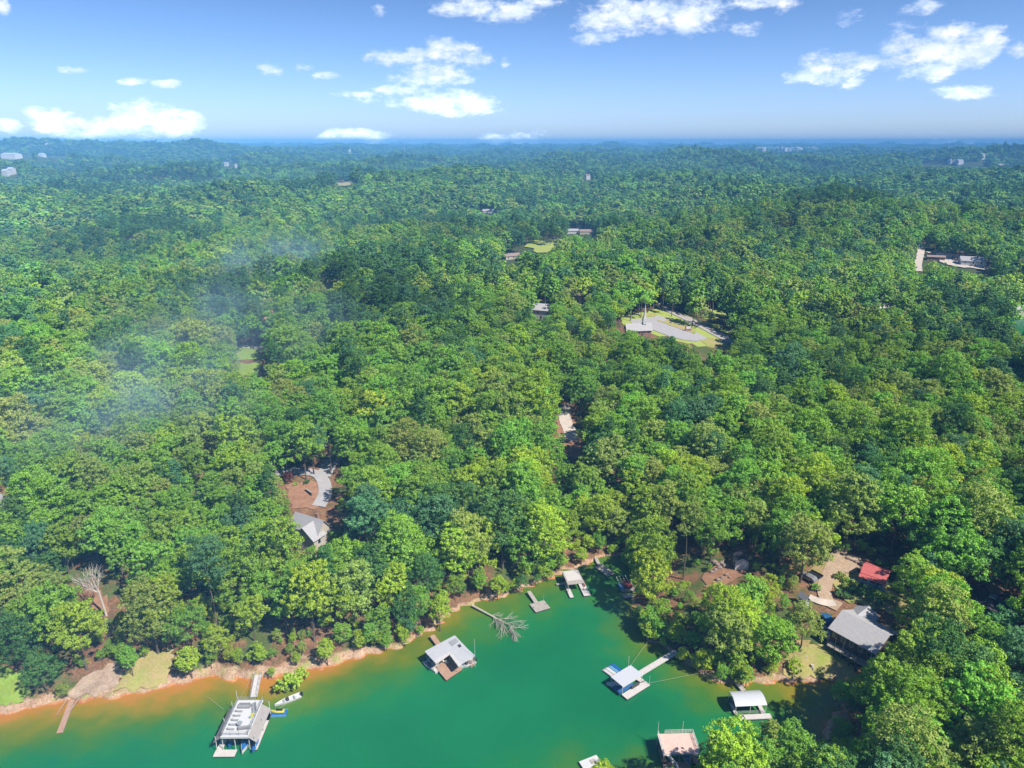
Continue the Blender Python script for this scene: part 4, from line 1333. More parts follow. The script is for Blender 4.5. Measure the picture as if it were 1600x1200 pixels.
# ------------------------------------------------------------------ docks and boats
def sundeck_dock():
    f = Frame([(369, 1093), (408, 1095), (391, 1148), (349, 1151)], 4.2)
    t = thing('boat_dock', 'large two-tier boat dock with white sundeck between two taupe roof slopes, near the orange shallows', 'boat dock', (f.c[0], f.c[1], 0), f.a, 'boat docks around the cove')
    w, d = f.w / 2, f.d / 2
    W = w + 1.75
    part('sundeck', MB().box(-w, w, -d, d, 4.0, 4.2), 'white', t)
    for s in (-1, 1):
        top = [(s * w, -d - .25, 4.06), (s * W, -d - .35, 2.75), (s * W, d - 1.0, 2.75), (s * w, d - 1.0, 4.06)]
        if s < 0: top = top[::-1]
        part('roof', MB().slab(top, .10), 'taupe', t)
    part('fascia', MB().box(-w - .1, w + .1, -d - .3, -d, 3.75, 4.22), 'white', t)
    mb = MB(); rail(mb, [(-w + .1, d), (-w + .1, -d + .1)], 4.2, .95); rail(mb, [(w - .1, d), (w - .1, -d + .1)], 4.2, .95)
    rail(mb, [(-w + .1, d - .1), (w - 1.6, d - .1)], 4.2, .95)
    rail(mb, [(-w + .1, -d + .1), (w - .1, -d + .1)], 4.2, .95)
    part('railing', mb, 'steel', t)
    part('stair', MB().slab([(w - 1.5, d, 4.2), (w - .4, d, 4.2), (w - .4, d + 2.6, 1.6), (w - 1.5, d + 2.6, 1.6)], .15), 'steel', t)
    rects = [(-W + .3, -W + 1.5, -d, d), (W - 1.5, W - .3, -d, d), (-W + .3, W - .3, d - 2, d), (-W + .2, .1, -d - 1.7, -d)]
    deck_part(t, rects, 'whitedeck'); floats_part(t, rects)
    posts_part(t, [(x, y) for x in (-W + .4, -.2, W - .5) for y in (-d + .1, 0, d - .3)] + [(-w, -d + .1), (w, -d + .1)], .5, 3.0 if 0 else 4.0, r=.08)
    gangway(t, f.loc(397, 1092), f.loc(404, 1060), .6, 1.1, 1.5, 'whitedeck', 'steel')
    part('flagpole', MB().tube((-w - .2, d + .1, .5), (-w - .2, d + .1, 6.6), .06), 'white', t)
    part('dock_box', MB().box(-1.6, .0, d - 1.2, d - .4, .55, 1.3), 'lightblue', t)
    a = f.a; c0, s0 = math.cos(a), math.sin(a)

    def W2(x, y, z): return (f.c[0] + x * c0 - y * s0, f.c[1] + x * s0 + y * c0, z)
    # loungers in a row along the left rail
    lab = ['water-side', 'second from the water', 'third from the water', 'fourth from the water', 'fifth from the water']
    for i in range(5):
        y = -d + 1.6 + i * (2 * d - 4.2) / 4.6
        LS = .8
        L = thing('sun_lounger', 'grey sun lounger on the white sundeck, %s along the left rail' % lab[i], 'sun lounger', W2(-w + 1.4, y, 4.2), a + .12 * (i % 2) - .05, 'sun loungers on the sundeck')
        part('frame', MB().box(-.95, .95, -.33, .33, .22, .30).box(-.9, -.84, -.3, -.24, 0, .24).box(-.9, -.84, .24, .3, 0, .24).box(.84, .9, -.3, -.24, 0, .24).box(.84, .9, .24, .3, 0, .24), 'steel', L)
        part('seat', MB().box(-.3, .95, -.3, .3, .30, .38), 'cushion', L)
        part('backrest', MB().slab([(-.95, -.3, .85), (-.3, -.3, .38), (-.3, .3, .38), (-.95, .3, .85)], .08), 'cushion', L)
    for o_ in [o for o in bpy.data.objects if o.name.startswith('sun_lounger')]: o_.scale = (.78, .66, .6)
    for (x, y, rz, lb) in ((-.6, d - 2.1, 0, 'long grey sofa across the shore end of the sundeck'), (w - 1.1, d - 2.6, -1.2, 'grey sofa at the shore end by the right rail of the sundeck'), (w - 1.3, -d + 1.9, 3.3, 'grey corner seat at the water end of the sundeck')):
        L = thing('outdoor_sofa', lb, 'sofa', W2(x, y, 4.2), a + rz, 'sofas on the sundeck')
        part('seat', MB().box(-1.2, 1.2, -.4, .4, .08, .42), 'cushion', L); part('backrest', MB().box(-1.2, 1.2, .3, .5, .42, .85), 'cushion', L)
        part('armrest', MB().box(-1.3, -1.2, -.4, .45, .05, .62), 'steel', L); part('armrest', MB().box(1.2, 1.3, -.4, .45, .05, .62), 'steel', L)
    L = thing('patio_table', 'round grey table with a seat ring at the water end of the sundeck', 'table', W2(w - 2.6, -d + 2.7, 4.2), a)
    part('table_top', MB().prism([(math.cos(k) * .6, math.sin(k) * .6) for k in np.linspace(0, 6.28, 13)[:-1]], .68, .74), 'steel', L); part('leg', MB().tube((0, 0, 0), (0, 0, .7), .06), 'steel', L)
    L = thing('beach_float', 'yellow-green inflatable lying by the right rail of the sundeck', 'inflatable', W2(w - 1.0, .4, 4.2), a + 1.4)
    part('body', MB().loft([[(x, -r_, .02), (x, 0, .0), (x, r_, .02), (x, r_ * .8, .22), (x, -r_ * .8, .22)] for x, r_ in ((-.8, .15), (-.6, .33), (0, .4), (.6, .33), (.8, .15))]), 'yellow', L)
    part('pillow', MB().blob((-.65, 0, .28), .22, 3, 1, (.8, 1.4, .5), .05), 'lightblue', L)
    boat('motorboat', 'blue and white motorboat moored under the sundeck in the middle slip', 'motorboat', W2(1.35, -d + 2.0, 0), a - math.pi / 2, 5.6, 2.0, .8, 'white', cover='blue')
    boat('motorboat', 'blue-hulled boat in the shaded left slip under the sundeck', 'motorboat', W2(-2.0, -d + 3.2, 0), a - math.pi / 2, 5.0, 1.9, .7, 'blue', im='darkframe')
    jetski('dark blue jet ski on the right finger beneath the taupe roof', W2(W - 1.0, -d + .6, .6), a - 1.5, 'blue')
    return t


sundeck_dock()
p = at(450, 1096); q = at(436, 1102); r_ = at(466, 1090)
boat('skiff', 'long white open skiff moored beside the low bush, bow toward the sundeck', 'boat', (p[0], p[1], 0), math.atan2(*(q - r_)[[1, 0]]), 5.9, 1.7, .55)
p = at(434, 1116)
t = thing('jet_ski_float', 'bright blue floating platform tied to the right side of the sundeck dock', 'floating platform', (p[0], p[1], 0), .08)
part('pontoon', MB().box(-2.0, 2.0, -.85, .85, -.15, .42), 'blue', t)
part('bumper', MB().box(-2.05, 2.05, -.95, -.8, .05, .5).box(-2.05, 2.05, .8, .95, .05, .5), 'lightblue', t)
jetski('yellow jet ski sitting on the bright blue platform', (p[0], p[1] + .1, .42), math.pi + .08)


def l_dock():
    f = Frame([(663.5, 1017.5), (709, 992), (742, 1024.5), (683, 1045)], 3.4)   # L outline, whole block
    A = [f.loc(*q, 3.4) for q in ((663.5, 1017.5), (710.5, 992.5), (721.5, 1004), (731, 1014), (742.5, 1024.5), (716, 1041), (702, 1022), (681, 1037))]
    t = thing('boat_dock', 'L-shaped boat dock with a pale metal roof and a pinkish open deck in its corner', 'boat dock', (f.c[0], f.c[1], 0), f.a, 'boat docks around the cove')
    A = A[::-1]
    part('roof', MB().slab([(x, y, 3.4) for x, y in A], .12), 'bluegrey_roof', t)
    # raised eaves around the inner corner
    mb = MB()
    B = [f.loc(*q, 3.46) for q in ((681, 1037), (702, 1022), (716, 1041))]; C_ = [f.loc(*q, 3.46) for q in ((678.5, 1032.5), (703, 1018), (721, 1038))]
    mb.slab([(*B[0], 3.47), (*B[1], 3.47), (*C_[1], 3.47), (*C_[0], 3.47)], .3); mb.slab([(*B[1], 3.47), (*B[2], 3.47), (*C_[2], 3.47), (*C_[1], 3.47)], .3)
    part('fascia', mb, 'whitedeck', t)
    D = [f.loc(*q, .55) for q in ((680, 1042), (706, 1024), (722, 1046), (697, 1063))]
    part('deck', MB().slab([(x, y, .6) for x, y in D[::-1]], .18), 'browndeck', t)
    part('float', MB().slab([(x * .97, y * .97, .42) for x, y in D[::-1]], .7), 'float', t)
    for q in (((664, 1035), (676, 1029), (690, 1046), (680, 1050)), ((668, 1028), (712, 1006), (718, 1012), (674, 1036)), ((716, 1020), (724, 1014), (743, 1035), (736, 1041))):
        D = [f.loc(*k, .5) for k in q]
        part('deck', MB().slab([(x, y, .5) for x, y in D[::-1]], .6), 'browndeck' if q[0][0] > 700 else 'whitedeck', t)
    for q in ((665, 1032), (711, 1007), (741, 1037), (716, 1053), (684, 1047), (703, 1033), (688, 1019)):
        x, y = f.loc(*q, .3); x2, y2 = x * .93, y * .93
        part('post', MB().tube((x2, y2, .4), (x2, y2, 3.3), .07), 'white', t)
    gangway(t, f.loc(688, 1010, .8), f.loc(675, 993, 1.0), .7, 1.1, 1.3, 'browndeck')
    # things lying on the roof
    part('solar_panel', MB().slab([(*f.loc(*q, 3.7), 3.55) for q in ((701, 1002), (712, 996), (716, 1002), (707, 1008.5))][::-1], .1), 'steel', t)
    part('roof_vent', MB().slab([(*f.loc(*q, 3.7), 3.6) for q in ((715, 1007), (719, 1005.5), (721, 1009), (717.5, 1010.5))][::-1], .2), 'darkframe', t)
    x, y = f.loc(742, 1026, 3.3)
    part('antenna', MB().tube((x, y, .3), (x, y, 8.4), .06, .04), 'white', t)
    p = at(671, 1042); boat('motorboat', 'white motorboat tucked under the left wing of the L-shaped dock', 'motorboat', (p[0], p[1], 0), f.a - math.pi / 2 + .0, 4.2, 1.7, .6, im='cushion')
    p = at(729, 1040); boat('motorboat', 'white and dark boat poking out under the right wing of the L-shaped dock', 'motorboat', (p[0], p[1], 0), f.a + math.pi / 2 + 1.55, 4.6, 1.9, .7, im='blue')
    for (u_, v_, l_) in ((694, 1035, 'left deck chair on the pinkish deck of the L-shaped dock'), (699, 1037, 'right deck chair on the pinkish deck of the L-shaped dock')):
        p = at(u_, v_, .6); L = thing('deck_chair', l_, 'chair', (p[0], p[1], .6), f.a + .5, 'deck chairs')
        part('seat', MB().box(-.3, .3, -.3, .3, .3, .4), 'whitedeck', L); part('backrest', MB().box(-.3, .3, .25, .33, .4, .95), 'whitedeck', L)
        for sx in (-.26, .26):
            for sy in (-.26, .26): part('leg', MB().tube((sx, sy, 0), (sx, sy, .3), .03, n=4), 'darkframe', L)


l_dock()


def raft_dock():
    f = Frame([(828, 943.5), (850, 938), (859.5, 949), (836.5, 957)], .55)
    t = thing('raft_dock', 'small square raft dock with a straight plank ramp to the shore, near the fallen tree', 'boat dock', (f.c[0], f.c[1], 0), f.a, 'boat docks around the cove')
    w, d = f.w / 2, f.d / 2
    deck_part(t, [(-w, w, -d, d)], 'greydeck'); floats_part(t, [(-w, w, -d, d)])
    gangway(t, f.loc(838, 941.5, .6), f.loc(826, 924, 1.0), .62, 1.1, 1.1, 'greydeck')
    part('pole', MB().tube((w - .2, d - .2, 0), (w - .2, d - .2, 2.6), .05), 'steel', t)
    part('cleat', MB().box(w - .4, w - .2, -.1, .1, .55, .68).box(-w + .2, -w + .4, -.1, .1, .55, .68), 'darkframe', t)


raft_dock()


def u_dock():
    f = Frame([(882.5, 893), (908, 890), (911, 912), (883, 915)], 2.9)
    t = thing('boat_dock', 'U-shaped wooden dock with a weathered plank roof and open slip facing the water', 'boat dock', (f.c[0], f.c[1], 0), f.a, 'boat docks around the cove')
    w, d = f.w / 2, f.d / 2
    part('roof', MB().box(-w, w * .92, -d * .9, d, 2.8, 2.95), 'greydeck', t)
    part('upper_deck', MB().box(-w * .9, w * .8, -d * .45, d * .98, 2.97, 3.03), 'whitedeck', t)
    rects = [(-w, -w + 1.1, -d - 2.2, d), (w - 1.0, w + .9, -d - 2.2, d - 1.6), (-w, w, d - 1.6, d + .6)]
    deck_part(t, rects, 'whitedeck'); floats_part(t, rects)
    posts_part(t, [(-w + .15, -d + .4), (-w + .15, d - .3), (w - .4, -d + .4), (w - .4, d - .3), (-w + .15, 0), (w - .4, 0)], .5, 2.85, 'greydeck', .09)
    part('side_step', MB().box(-w - 2.2, -w, d - 2.6, d - 1.9, .3, .5), 'steel', t)
    mb = MB(); rail(mb, [(w * .5, d * .98), (w * .9, d * .2)], 3.0, .7, .03); part('railing', mb, 'darkframe', t)
    part('ladder', MB().tube((w + .3, 0, .5), (w + .3, 0, 1.6), .04).tube((w + .7, 0, .5), (w + .7, 0, 1.6), .04).box(w + .1, w + .6, -1.6, .2, .55, .95), 'red', t)


u_dock()


def narrow_dock():
    f = Frame([(933, 885), (944, 880), (957, 897), (945, 901.5)], .5)
    t = thing('narrow_dock', 'narrow grey dock lying in tree shade at the head of the cove', 'boat dock', (f.c[0], f.c[1], 0), f.a, 'boat docks around the cove')
    w, d = f.w / 2, f.d / 2
    deck_part(t, [(-w, -w + .7, -d, d), (-w + .75, w, -d, d)], 'greydeck'); floats_part(t, [(-w, w, -d, d)])
    gangway(t, f.loc(936, 882, .6), f.loc(931, 871, 1.0), .6, 1.0, 1.0, 'greydeck')
    part('bench', MB().box(-w + .9, w - .2, -d + .5, -d + .9, .5, .95), 'steel', t)
    part('ladder', MB().tube((-w + .2, -d, .2), (-w + .2, -d - .1, 1.4), .04).tube((-w + .6, -d, .2), (-w + .6, -d - .1, 1.4), .04), 'white', t)


narrow_dock()


def red_dock():
    f = Frame([(966, 911), (988, 908), (991, 922), (970, 925)], .5)
    t = thing('boat_lift_dock', 'shaded dock under the overhanging trees with dark red canvas and slanting white poles', 'boat dock', (f.c[0], f.c[1], 0), f.a, 'boat docks around the cove')
    w, d = f.w / 2, f.d / 2
    deck_part(t, [(-w, w, -d, d)], 'greydeck'); floats_part(t, [(-w, w, -d, d)])
    part('canvas', MB().slab([(-w * .45, -d * .7, 1.1), (w * .7, -d * .7, 1.1), (w * .7, d * .7, 1.5), (-w * .45, d * .7, 1.5)], .1), 'red', t)
    part('side_float', MB().box(-w - .1, -w * .5, -d * .6, d * .8, .5, .75), 'lightblue', t)
    for i in range(4):
        x = -w * .7 + i * w * .45
        part('pole', MB().tube((x, -d * .2, .5), (x - .9, d * 1.1, 2.6), .06), 'white', t)
    f = Frame([(974, 930.5), (988, 928), (990, 932), (976, 935)], .5)
    t = thing('swim_platform', 'small white-grey swim platform just below the red-canvas dock', 'floating platform', (f.c[0], f.c[1], 0), f.a)
    w, d = f.w / 2, f.d / 2
    deck_part(t, [(-w, w, -d, d)], 'whitedeck'); floats_part(t, [(-w, w, -d, d)])
    mb = MB(); rail(mb, [(-w, d), (-w, -d), (-w + .8, -d)], .55, .8, .03); part('railing', mb, 'white', t)


red_dock()


def gangway_dock():
    f = Frame([(953.5, 1058), (987, 1039.5), (1003, 1054), (974, 1073)], 2.9)
    t = thing('boat_dock', 'small roofed dock with pale metal roof and a long white gangway to the wooded point', 'boat dock', (f.c[0], f.c[1], 0), f.a, 'boat docks around the cove')
    w, d = f.w / 2, f.d / 2
    part('roof', MB().box(-w, w, -d, d, 2.85, 2.95), 'whitemetal', t)
    part('fascia', MB().box(-w - .05, w + .05, -d - .06, -d, 2.6, 2.97).box(-w - .05, w + .05, d, d + .06, 2.6, 2.97), 'white', t)
    D = [f.loc(*q, .55) for q in ((973, 1084), (1001, 1059), (1011, 1068), (976, 1088))]
    rects = [(-w, w + 1.0, -d - 1.6, -d + .2), (-w - .2, w, d - .8, d + .2), (w - .3, w + 1.0, -d, d)]
    deck_part(t, rects, 'whitedeck'); floats_part(t, rects)
    posts_part(t, [(-w + .1, -d + .1), (w - .1, -d + .1), (-w + .1, d - .1), (w - .1, d - .1)], .5, 2.85)
    gangway(t, f.loc(1000, 1052, .6), f.loc(1057, 1018, 1.2), .62, 1.3, 1.5, 'whitedeck')
    x, y = f.loc(982, 1040, 2.5); part('pole', MB().tube((x, y, .2), (x, y, 5.2), .06), 'white', t)
    part('pole', MB().tube((w + .9, -d - 1.4, .3), (w + .9, -d - 1.4, 3.0), .05), 'white', t)
    part('slip_cover', MB().box(-w - .4, w * .3, -d + .4, d - .9, .55, .95), 'bluetarp', t)
    part('bench', MB().box(-.2, w * .7, -d - .1, -d + .35, .55, 1.1), 'darkframe', t)
    p = at(962, 1073); boat('motorboat', 'white-nosed boat poking out of the near end of the long-gangway dock', 'motorboat', (p[0], p[1], 0), f.a + 2.3, 4.4, 1.7, .65, cover='white')
    # jet ski ramps beside it
    g = Frame([(940, 1046.5), (957, 1034), (971, 1047), (954, 1057)], .4)
    t = thing('jet_ski_ramp', 'row of white and blue jet ski ramps floating beside the roofed dock', 'floating platform', (g.c[0], g.c[1], 0), g.a)
    w, d = g.w / 2, g.d / 2
    for i in range(4):
        x0 = -w + i * 2 * w / 4
        part('ramp', MB().loft([[(x0 + .05, -d, .1), (x0 + w / 2 - .1, -d, .1), (x0 + w / 2 - .1, -d, .55), (x0 + .05, -d, .55)], [(x0 + .05, d * .6, .1), (x0 + w / 2 - .1, d * .6, .1), (x0 + w / 2 - .1, d * .6, .5), (x0 + .05, d * .6, .5)],
                                [(x0 + .05, d, -.05), (x0 + w / 2 - .1, d, -.05), (x0 + w / 2 - .1, d, .12), (x0 + .05, d, .12)]]), ['whitedeck', 'white', 'lightblue', 'blue'][i], t)
    for (a_, b_, l_) in (((985, 1040), (1014, 1000), 'mooring cable from the long-gangway dock up to the shaded bank'), ((1011, 1068), (1092, 1052), 'mooring cable from the long-gangway dock across to the point')):
        P, Q = at(*a_, .6), at(*b_, .9)
        tag(link('mooring_cable', MB().tube(P, Q, .028, n=5).mesh('mooring_cable', MT['cable'])), l_, 'cable')


gangway_dock()


def arched_dock():
    f = Frame([(1139, 1079), (1185.5, 1076.5), (1199, 1100), (1150, 1102)], 3.1)
    t = thing('boat_dock', 'boat dock with a gently arched white metal roof, close to the dry waterside lawn', 'boat dock', (f.c[0], f.c[1], 0), f.a, 'boat docks around the cove')
    w, d = f.w / 2, f.d / 2
    mb = MB(); n = 8; top = []; 
    for i in range(n + 1):
        s = -1 + 2 * i / n; top.append((s * d, 3.55 - .75 * s * s))
    for i in range(n):
        (y0, z0), (y1, z1) = top[i], top[i + 1]
        mb.slab([(-w, y0, z0), (w, y0, z0), (w, y1, z1), (-w, y1, z1)], .08)
    part('roof', mb, 'whitemetal', t)
    mb = MB()
    for s in (-1, 1):
        for i in range(n):
            mb.tube((s * (w + .06), top[i][0], top[i][1] - .05), (s * (w + .06), top[i + 1][0], top[i + 1][1] - .05), .06, n=4)
    part('roof_frame', mb, 'steel', t)
    rects = [(-w + .8, w + .9, -d - 1.5, -d - .1), (-w, w, d - 1.0, d), (w - .9, w, -d, d), (-w, -w + .7, -d, d)]
    deck_part(t, rects, 'whitedeck'); floats_part(t, rects)
    posts_part(t, [(x, y) for x in (-w + .1, -.1, w - .1) for y in (-d + .1, d - .1)], .5, 2.85)
    mb = MB(); rail(mb, [(-w + .1, -d - .05), (w - .3, -d - .05)], .6, .9, .035); part('railing', mb, 'steel', t)
    gangway(t, f.loc(1162, 1079, .6), f.loc(1153, 1067, 1.0), .6, 1.0, 1.1, 'greydeck')
    p = at(1168, 1100); boat('pontoon_boat', 'dark blue covered boat moored under the arched white roof', 'motorboat', (p[0] - .3, p[1] - .2, 0), f.a, 5.6, 1.9, .7, 'blue', cover='bluetarp')


arched_dock()


def pink_dock():
    f = Frame([(1028, 1147), (1090, 1146), (1084, 1176), (1038, 1178)], 3.2)
    t = thing('boat_dock', 'two-storey dock with a pinkish plank sundeck on top, half hidden by a tree', 'boat dock', (f.c[0], f.c[1], 0), f.a, 'boat docks around the cove')
    w, d = f.w / 2 + .1, f.d / 2
    part('sundeck', MB().box(-w, w, -d, d, 3.05, 3.2), 'pinkdeck', t)
    part('fascia', MB().box(-w, w, -d - .08, -d, 2.85, 3.22).box(-w - .08, -w, -d, d, 2.85, 3.22), 'white', t)
    mb = MB(); rail(mb, [(-w * .6, d - .05), (w - .05, d - .05), (w - .05, -d)], 3.2, 1.0, .05); rail(mb, [(-w + .05, d), (-w + .05, -d)], 3.2, 1.0, .05)
    part('railing', mb, 'white', t)
    for x in (-w, w * .4):
        part('flagpole', MB().tube((x, d, .3), (x, d, 6.3), .05), 'white', t)
    rects = [(-w, w * .45, -d - 1.9, -d + .6), (-w, -w + 1, -d, d), (w - 1, w, -d, d), (-w, w, d - 1, d)]
    deck_part(t, rects, 'browndeck'); floats_part(t, rects)
    posts_part(t, [(-w + .1, -d + .1), (-w * .1, -d + .1), (w * .45, -d - .4), (w - .1, -d + .1), (-w + .1, d - .1), (w - .1, d - .1)], .5, 3.05)
    part('stair', MB().slab([(-w + .4, -d, 3.2), (-w + 1.2, -d, 3.2), (0, -d - 1.7, .6), (-.8, -d - 1.7, .6)], .1), 'white', t)
    boat('motorboat', 'dark covered boat in the shaded slip of the pink-decked dock', 'motorboat', tuple(f.c[:2] + np.array([1.7, -.5])) + (0,), f.a - 1.57, 5.2, 1.9, .7, 'white', cover='bluetarp')


pink_dock()
f = Frame([(905, 1190), (930, 1180), (945, 1195), (915, 1207)], .6)
t = thing('raft_dock', 'small white dock cut off by the bottom edge beside a yellow-green treetop', 'boat dock', (f.c[0], f.c[1], 0), f.a, 'boat docks around the cove')
deck_part(t, [(-f.w / 2, f.w / 2, -f.d / 2, f.d / 2)], 'white', z=.6); floats_part(t, [(-f.w / 2, f.w / 2, -f.d / 2, f.d / 2)])
part('hatch', MB().box(0, 1.2, -.2, .8, .6, .68), 'greydeck', t)
part('storage_box', MB().box(f.w / 2 - 1.2, f.w / 2 - .4, -.7, -.1, .6, 1.1), 'steel', t)

# old gangway on the left
P, Q = at(93, 1145, .3), at(112, 1093, 1.2)
t = thing('gangway', 'red-brown plank gangway running from the left bank into the water, with pale beams beside it', 'gangway', (P[0], P[1], 0), 0)
gangway(t, (0, 0), tuple((Q - P)[:2]), .35, 1.1, 1.15, 'browndeck')
for s in (-1.2, 1.5):
    part('beam', MB().tube(((Q - P)[0] + s, (Q - P)[1] + .5, 1.1), ((Q - P)[0] + s * .8 - .4, (Q - P)[1] - 3.6, .3), .14, n=4), 'sand', t)


# ------------------------------------------------------------------ dead trees
def branch(mb, p, d, L_, r, depth, rr, gr=.0, spread=.55):
    p = Vector(p); d = Vector(d).normalized()
    n = 3
    for i in range(n):
        d2 = (d + Vector((rr.uniform(-.14, .14), rr.uniform(-.14, .14), rr.uniform(-.1, .14) + gr))).normalized()
        q = p + d2 * (L_ / n)
        mb.tube(p, q, r * (1 - .25 * i / n), r * (1 - .25 * (i + 1) / n), 5 if depth > 1 else 4, cap=False)
        if depth > 0 and (i > 0 or depth < 3):
            for k in range(2 if depth > 1 else 1):
                a = rr.uniform(0, 6.28); o = d2.orthogonal().normalized(); o.rotate(Matrix.Rotation(a, 3, d2))
                branch(mb, q, d2 * (1 - spread * .6) + o * spread, L_ * rr.uniform(.5, .7), r * .5, depth - 1, rr, gr, spread)
        p = q; d = d2
    if depth > 0:
        branch(mb, p, d, L_ * .6, r * .6, depth - 1, rr, gr, spread)


p = hit(167, 962)
t = thing('dead_tree', 'tall bleached leafless tree leaning left above the orange clearing on the left bank', 'dead tree', tuple(p), 0)
rr = random.Random(4); mb = MB(); mb.tube((0, 0, -1), (-1.0, .4, 7.0), .32, .22, 8)
part('trunk', mb, 'deadwood', t)
mb = MB()
for a, el, l in ((2.6, .9, 3.6), (3.3, .7, 4.2), (3.0, 1.2, 4.0), (1.2, 1.35, 4.0), (3.6, .5, 3)):
    branch(mb, (-1.0, .4, 6.6), (math.cos(a) * math.cos(el), math.sin(a) * math.cos(el), math.sin(el)), l, .115, 2, rr, .04, .42)
part('crown', mb, 'deadwood', t)
P, Q = at(738, 947, .5), at(820, 990, .2)
t = thing('fallen_tree', 'bare grey fallen tree lying in the water, its branches fanned at the tip', 'fallen tree', (P[0], P[1], .5), 0)
D = Vector(Q - P); D.z = 0; Ln = D.length; D.normalize(); mb = MB(); mb.tube((0, 0, .2), D * Ln * .55 + Vector((0, 0, -.1)), .30, .2, 8); part('trunk', mb, 'wetwood', t)
mb = MB(); rr = random.Random(9); side = Vector((D.y, -D.x, 0))
for i in range(13):
    s = .36 + .5 * i / 13; sg = 1 if i % 4 else -1
    b = D * Ln * s + Vector((0, 0, .05))
    branch(mb, b, D * .75 + side * sg * rr.uniform(.35, .8) + Vector((0, 0, rr.uniform(0, .25))), rr.uniform(2.2, 4.2) * (.7 if sg < 0 else 1), .085, 2, rr, -.02, .38)
mb.tube(D * Ln * .55, D * Ln * .85, .17, .06, 6)
part('crown', mb, 'wetwood', t)
p = at(1400, 1235, 1); t = thing('dead_tree', 'brown twiggy dead treetop among green crowns near the bottom right', 'dead tree', (p[0], p[1], .8), 0)
rr = random.Random(14); mb = MB(); mb.tube((0, 0, -1), (.3, .2, 8), .28, .18, 7); part('trunk', mb, 'deadwood', t); mb = MB()
for k in range(9):
    a = k * .7; el = rr.uniform(.7, 1.4); branch(mb, (.3, .2, 7 + .3 * k), (math.cos(a) * math.cos(el), math.sin(a) * math.cos(el), math.sin(el)), 4.2, .12, 2, rr, .05, .5)
part('crown', mb, 'deadwood', t)
p = hit(425, 545); t = thing('broadleaf_tree', 'orange-brown browned tree standing out above the green wood, left of centre', 'tree', tuple(p), 0)
V, F, val = leaf_cloud(77, crown_lobes(61, 6.5, 7, 20, 24, 'tall'), 5, 12, .4, .8, .42)
link('crown', fast_mesh('crown_brown', V, F, {'leafy': ('FACE', val)}, leaf_mat('brown_leaf', .2, (.42, .25, .09))), t); link('trunk', TRUNK[2], t)

# ------------------------------------------------------------------ shrubs
SHRUB = []
for k in range(3):
    V, F, val = leaf_cloud(300 + k, crown_lobes(80 + k, 3.2, .2, 2.4, 12, 'round'), 6, 16, .16, .8, .42)
    SHRUB.append(fast_mesh('leaves', V, F, {'leafy': ('FACE', val)}, MT['leaf']))
stem = MB().tube((0, 0, -.5), (.1, 0, 1.3), .08, .04, 5).tube((0, 0, .2), (.5, .3, 1.2), .05, .03, 5).mesh('stem', MT['bark'])


def shrub(u, v, s, ti, label, water=False, k=0, h=1.0, group=None):
    p = at(u, v, .1) if water else hit(u, v)
    o = link('shrub', None); o.location = tuple(p); o.scale = (s, s, s * h); o.rotation_euler = (0, 0, u * 1.3)
    tag(o, label, 'shrub', group)
    c = link('leaves', SHRUB[k], o); c['tint'] = [float(q) * 1.1 for q in (TINTS[ti][1] if not isinstance(ti, tuple) else ti)]
    link('stem', stem, o)


shrub(452, 1080, 1.5, 1, 'feathery yellow-green bush growing in the shallows beside the white skiff', True, 0, 1.2)
shrub(468, 1068, 1.3, 1, 'yellow-green bush in the shallows touching the bank behind the feathery bush', True, 1, 1.2)
shrub(452, 752, 1.35, (.12, .035, .03), 'dark red-brown round bush on the clay yard', k=1)
shrub(480, 757, .75, 2, 'small dark green bush in the middle of the clay yard', k=2)
shrub(462, 759, .5, 1, 'tiny yellow bush at the foot of the red-brown bush', k=0)
shrub(1274, 922, .75, 4, 'round pale green bush beside the dark trailer by the gravel drive', k=1)
shrub(1240, 1048, 1.1, 1, 'bright green bush at the left corner of the waterside lawn', k=2)
shrub(1146, 492, 2.4, 2, 'dark green bush on the roadside lawn opposite the church', k=1)
shrub(1112, 498, 1.6, 2, 'small dark bush at the driveway mouth opposite the church', k=2)
k_ = 0
side_w = ['beside the red-roofed cottage', 'in the overgrown bed below the red-roofed cottage', 'in the bed above the long grey roof']
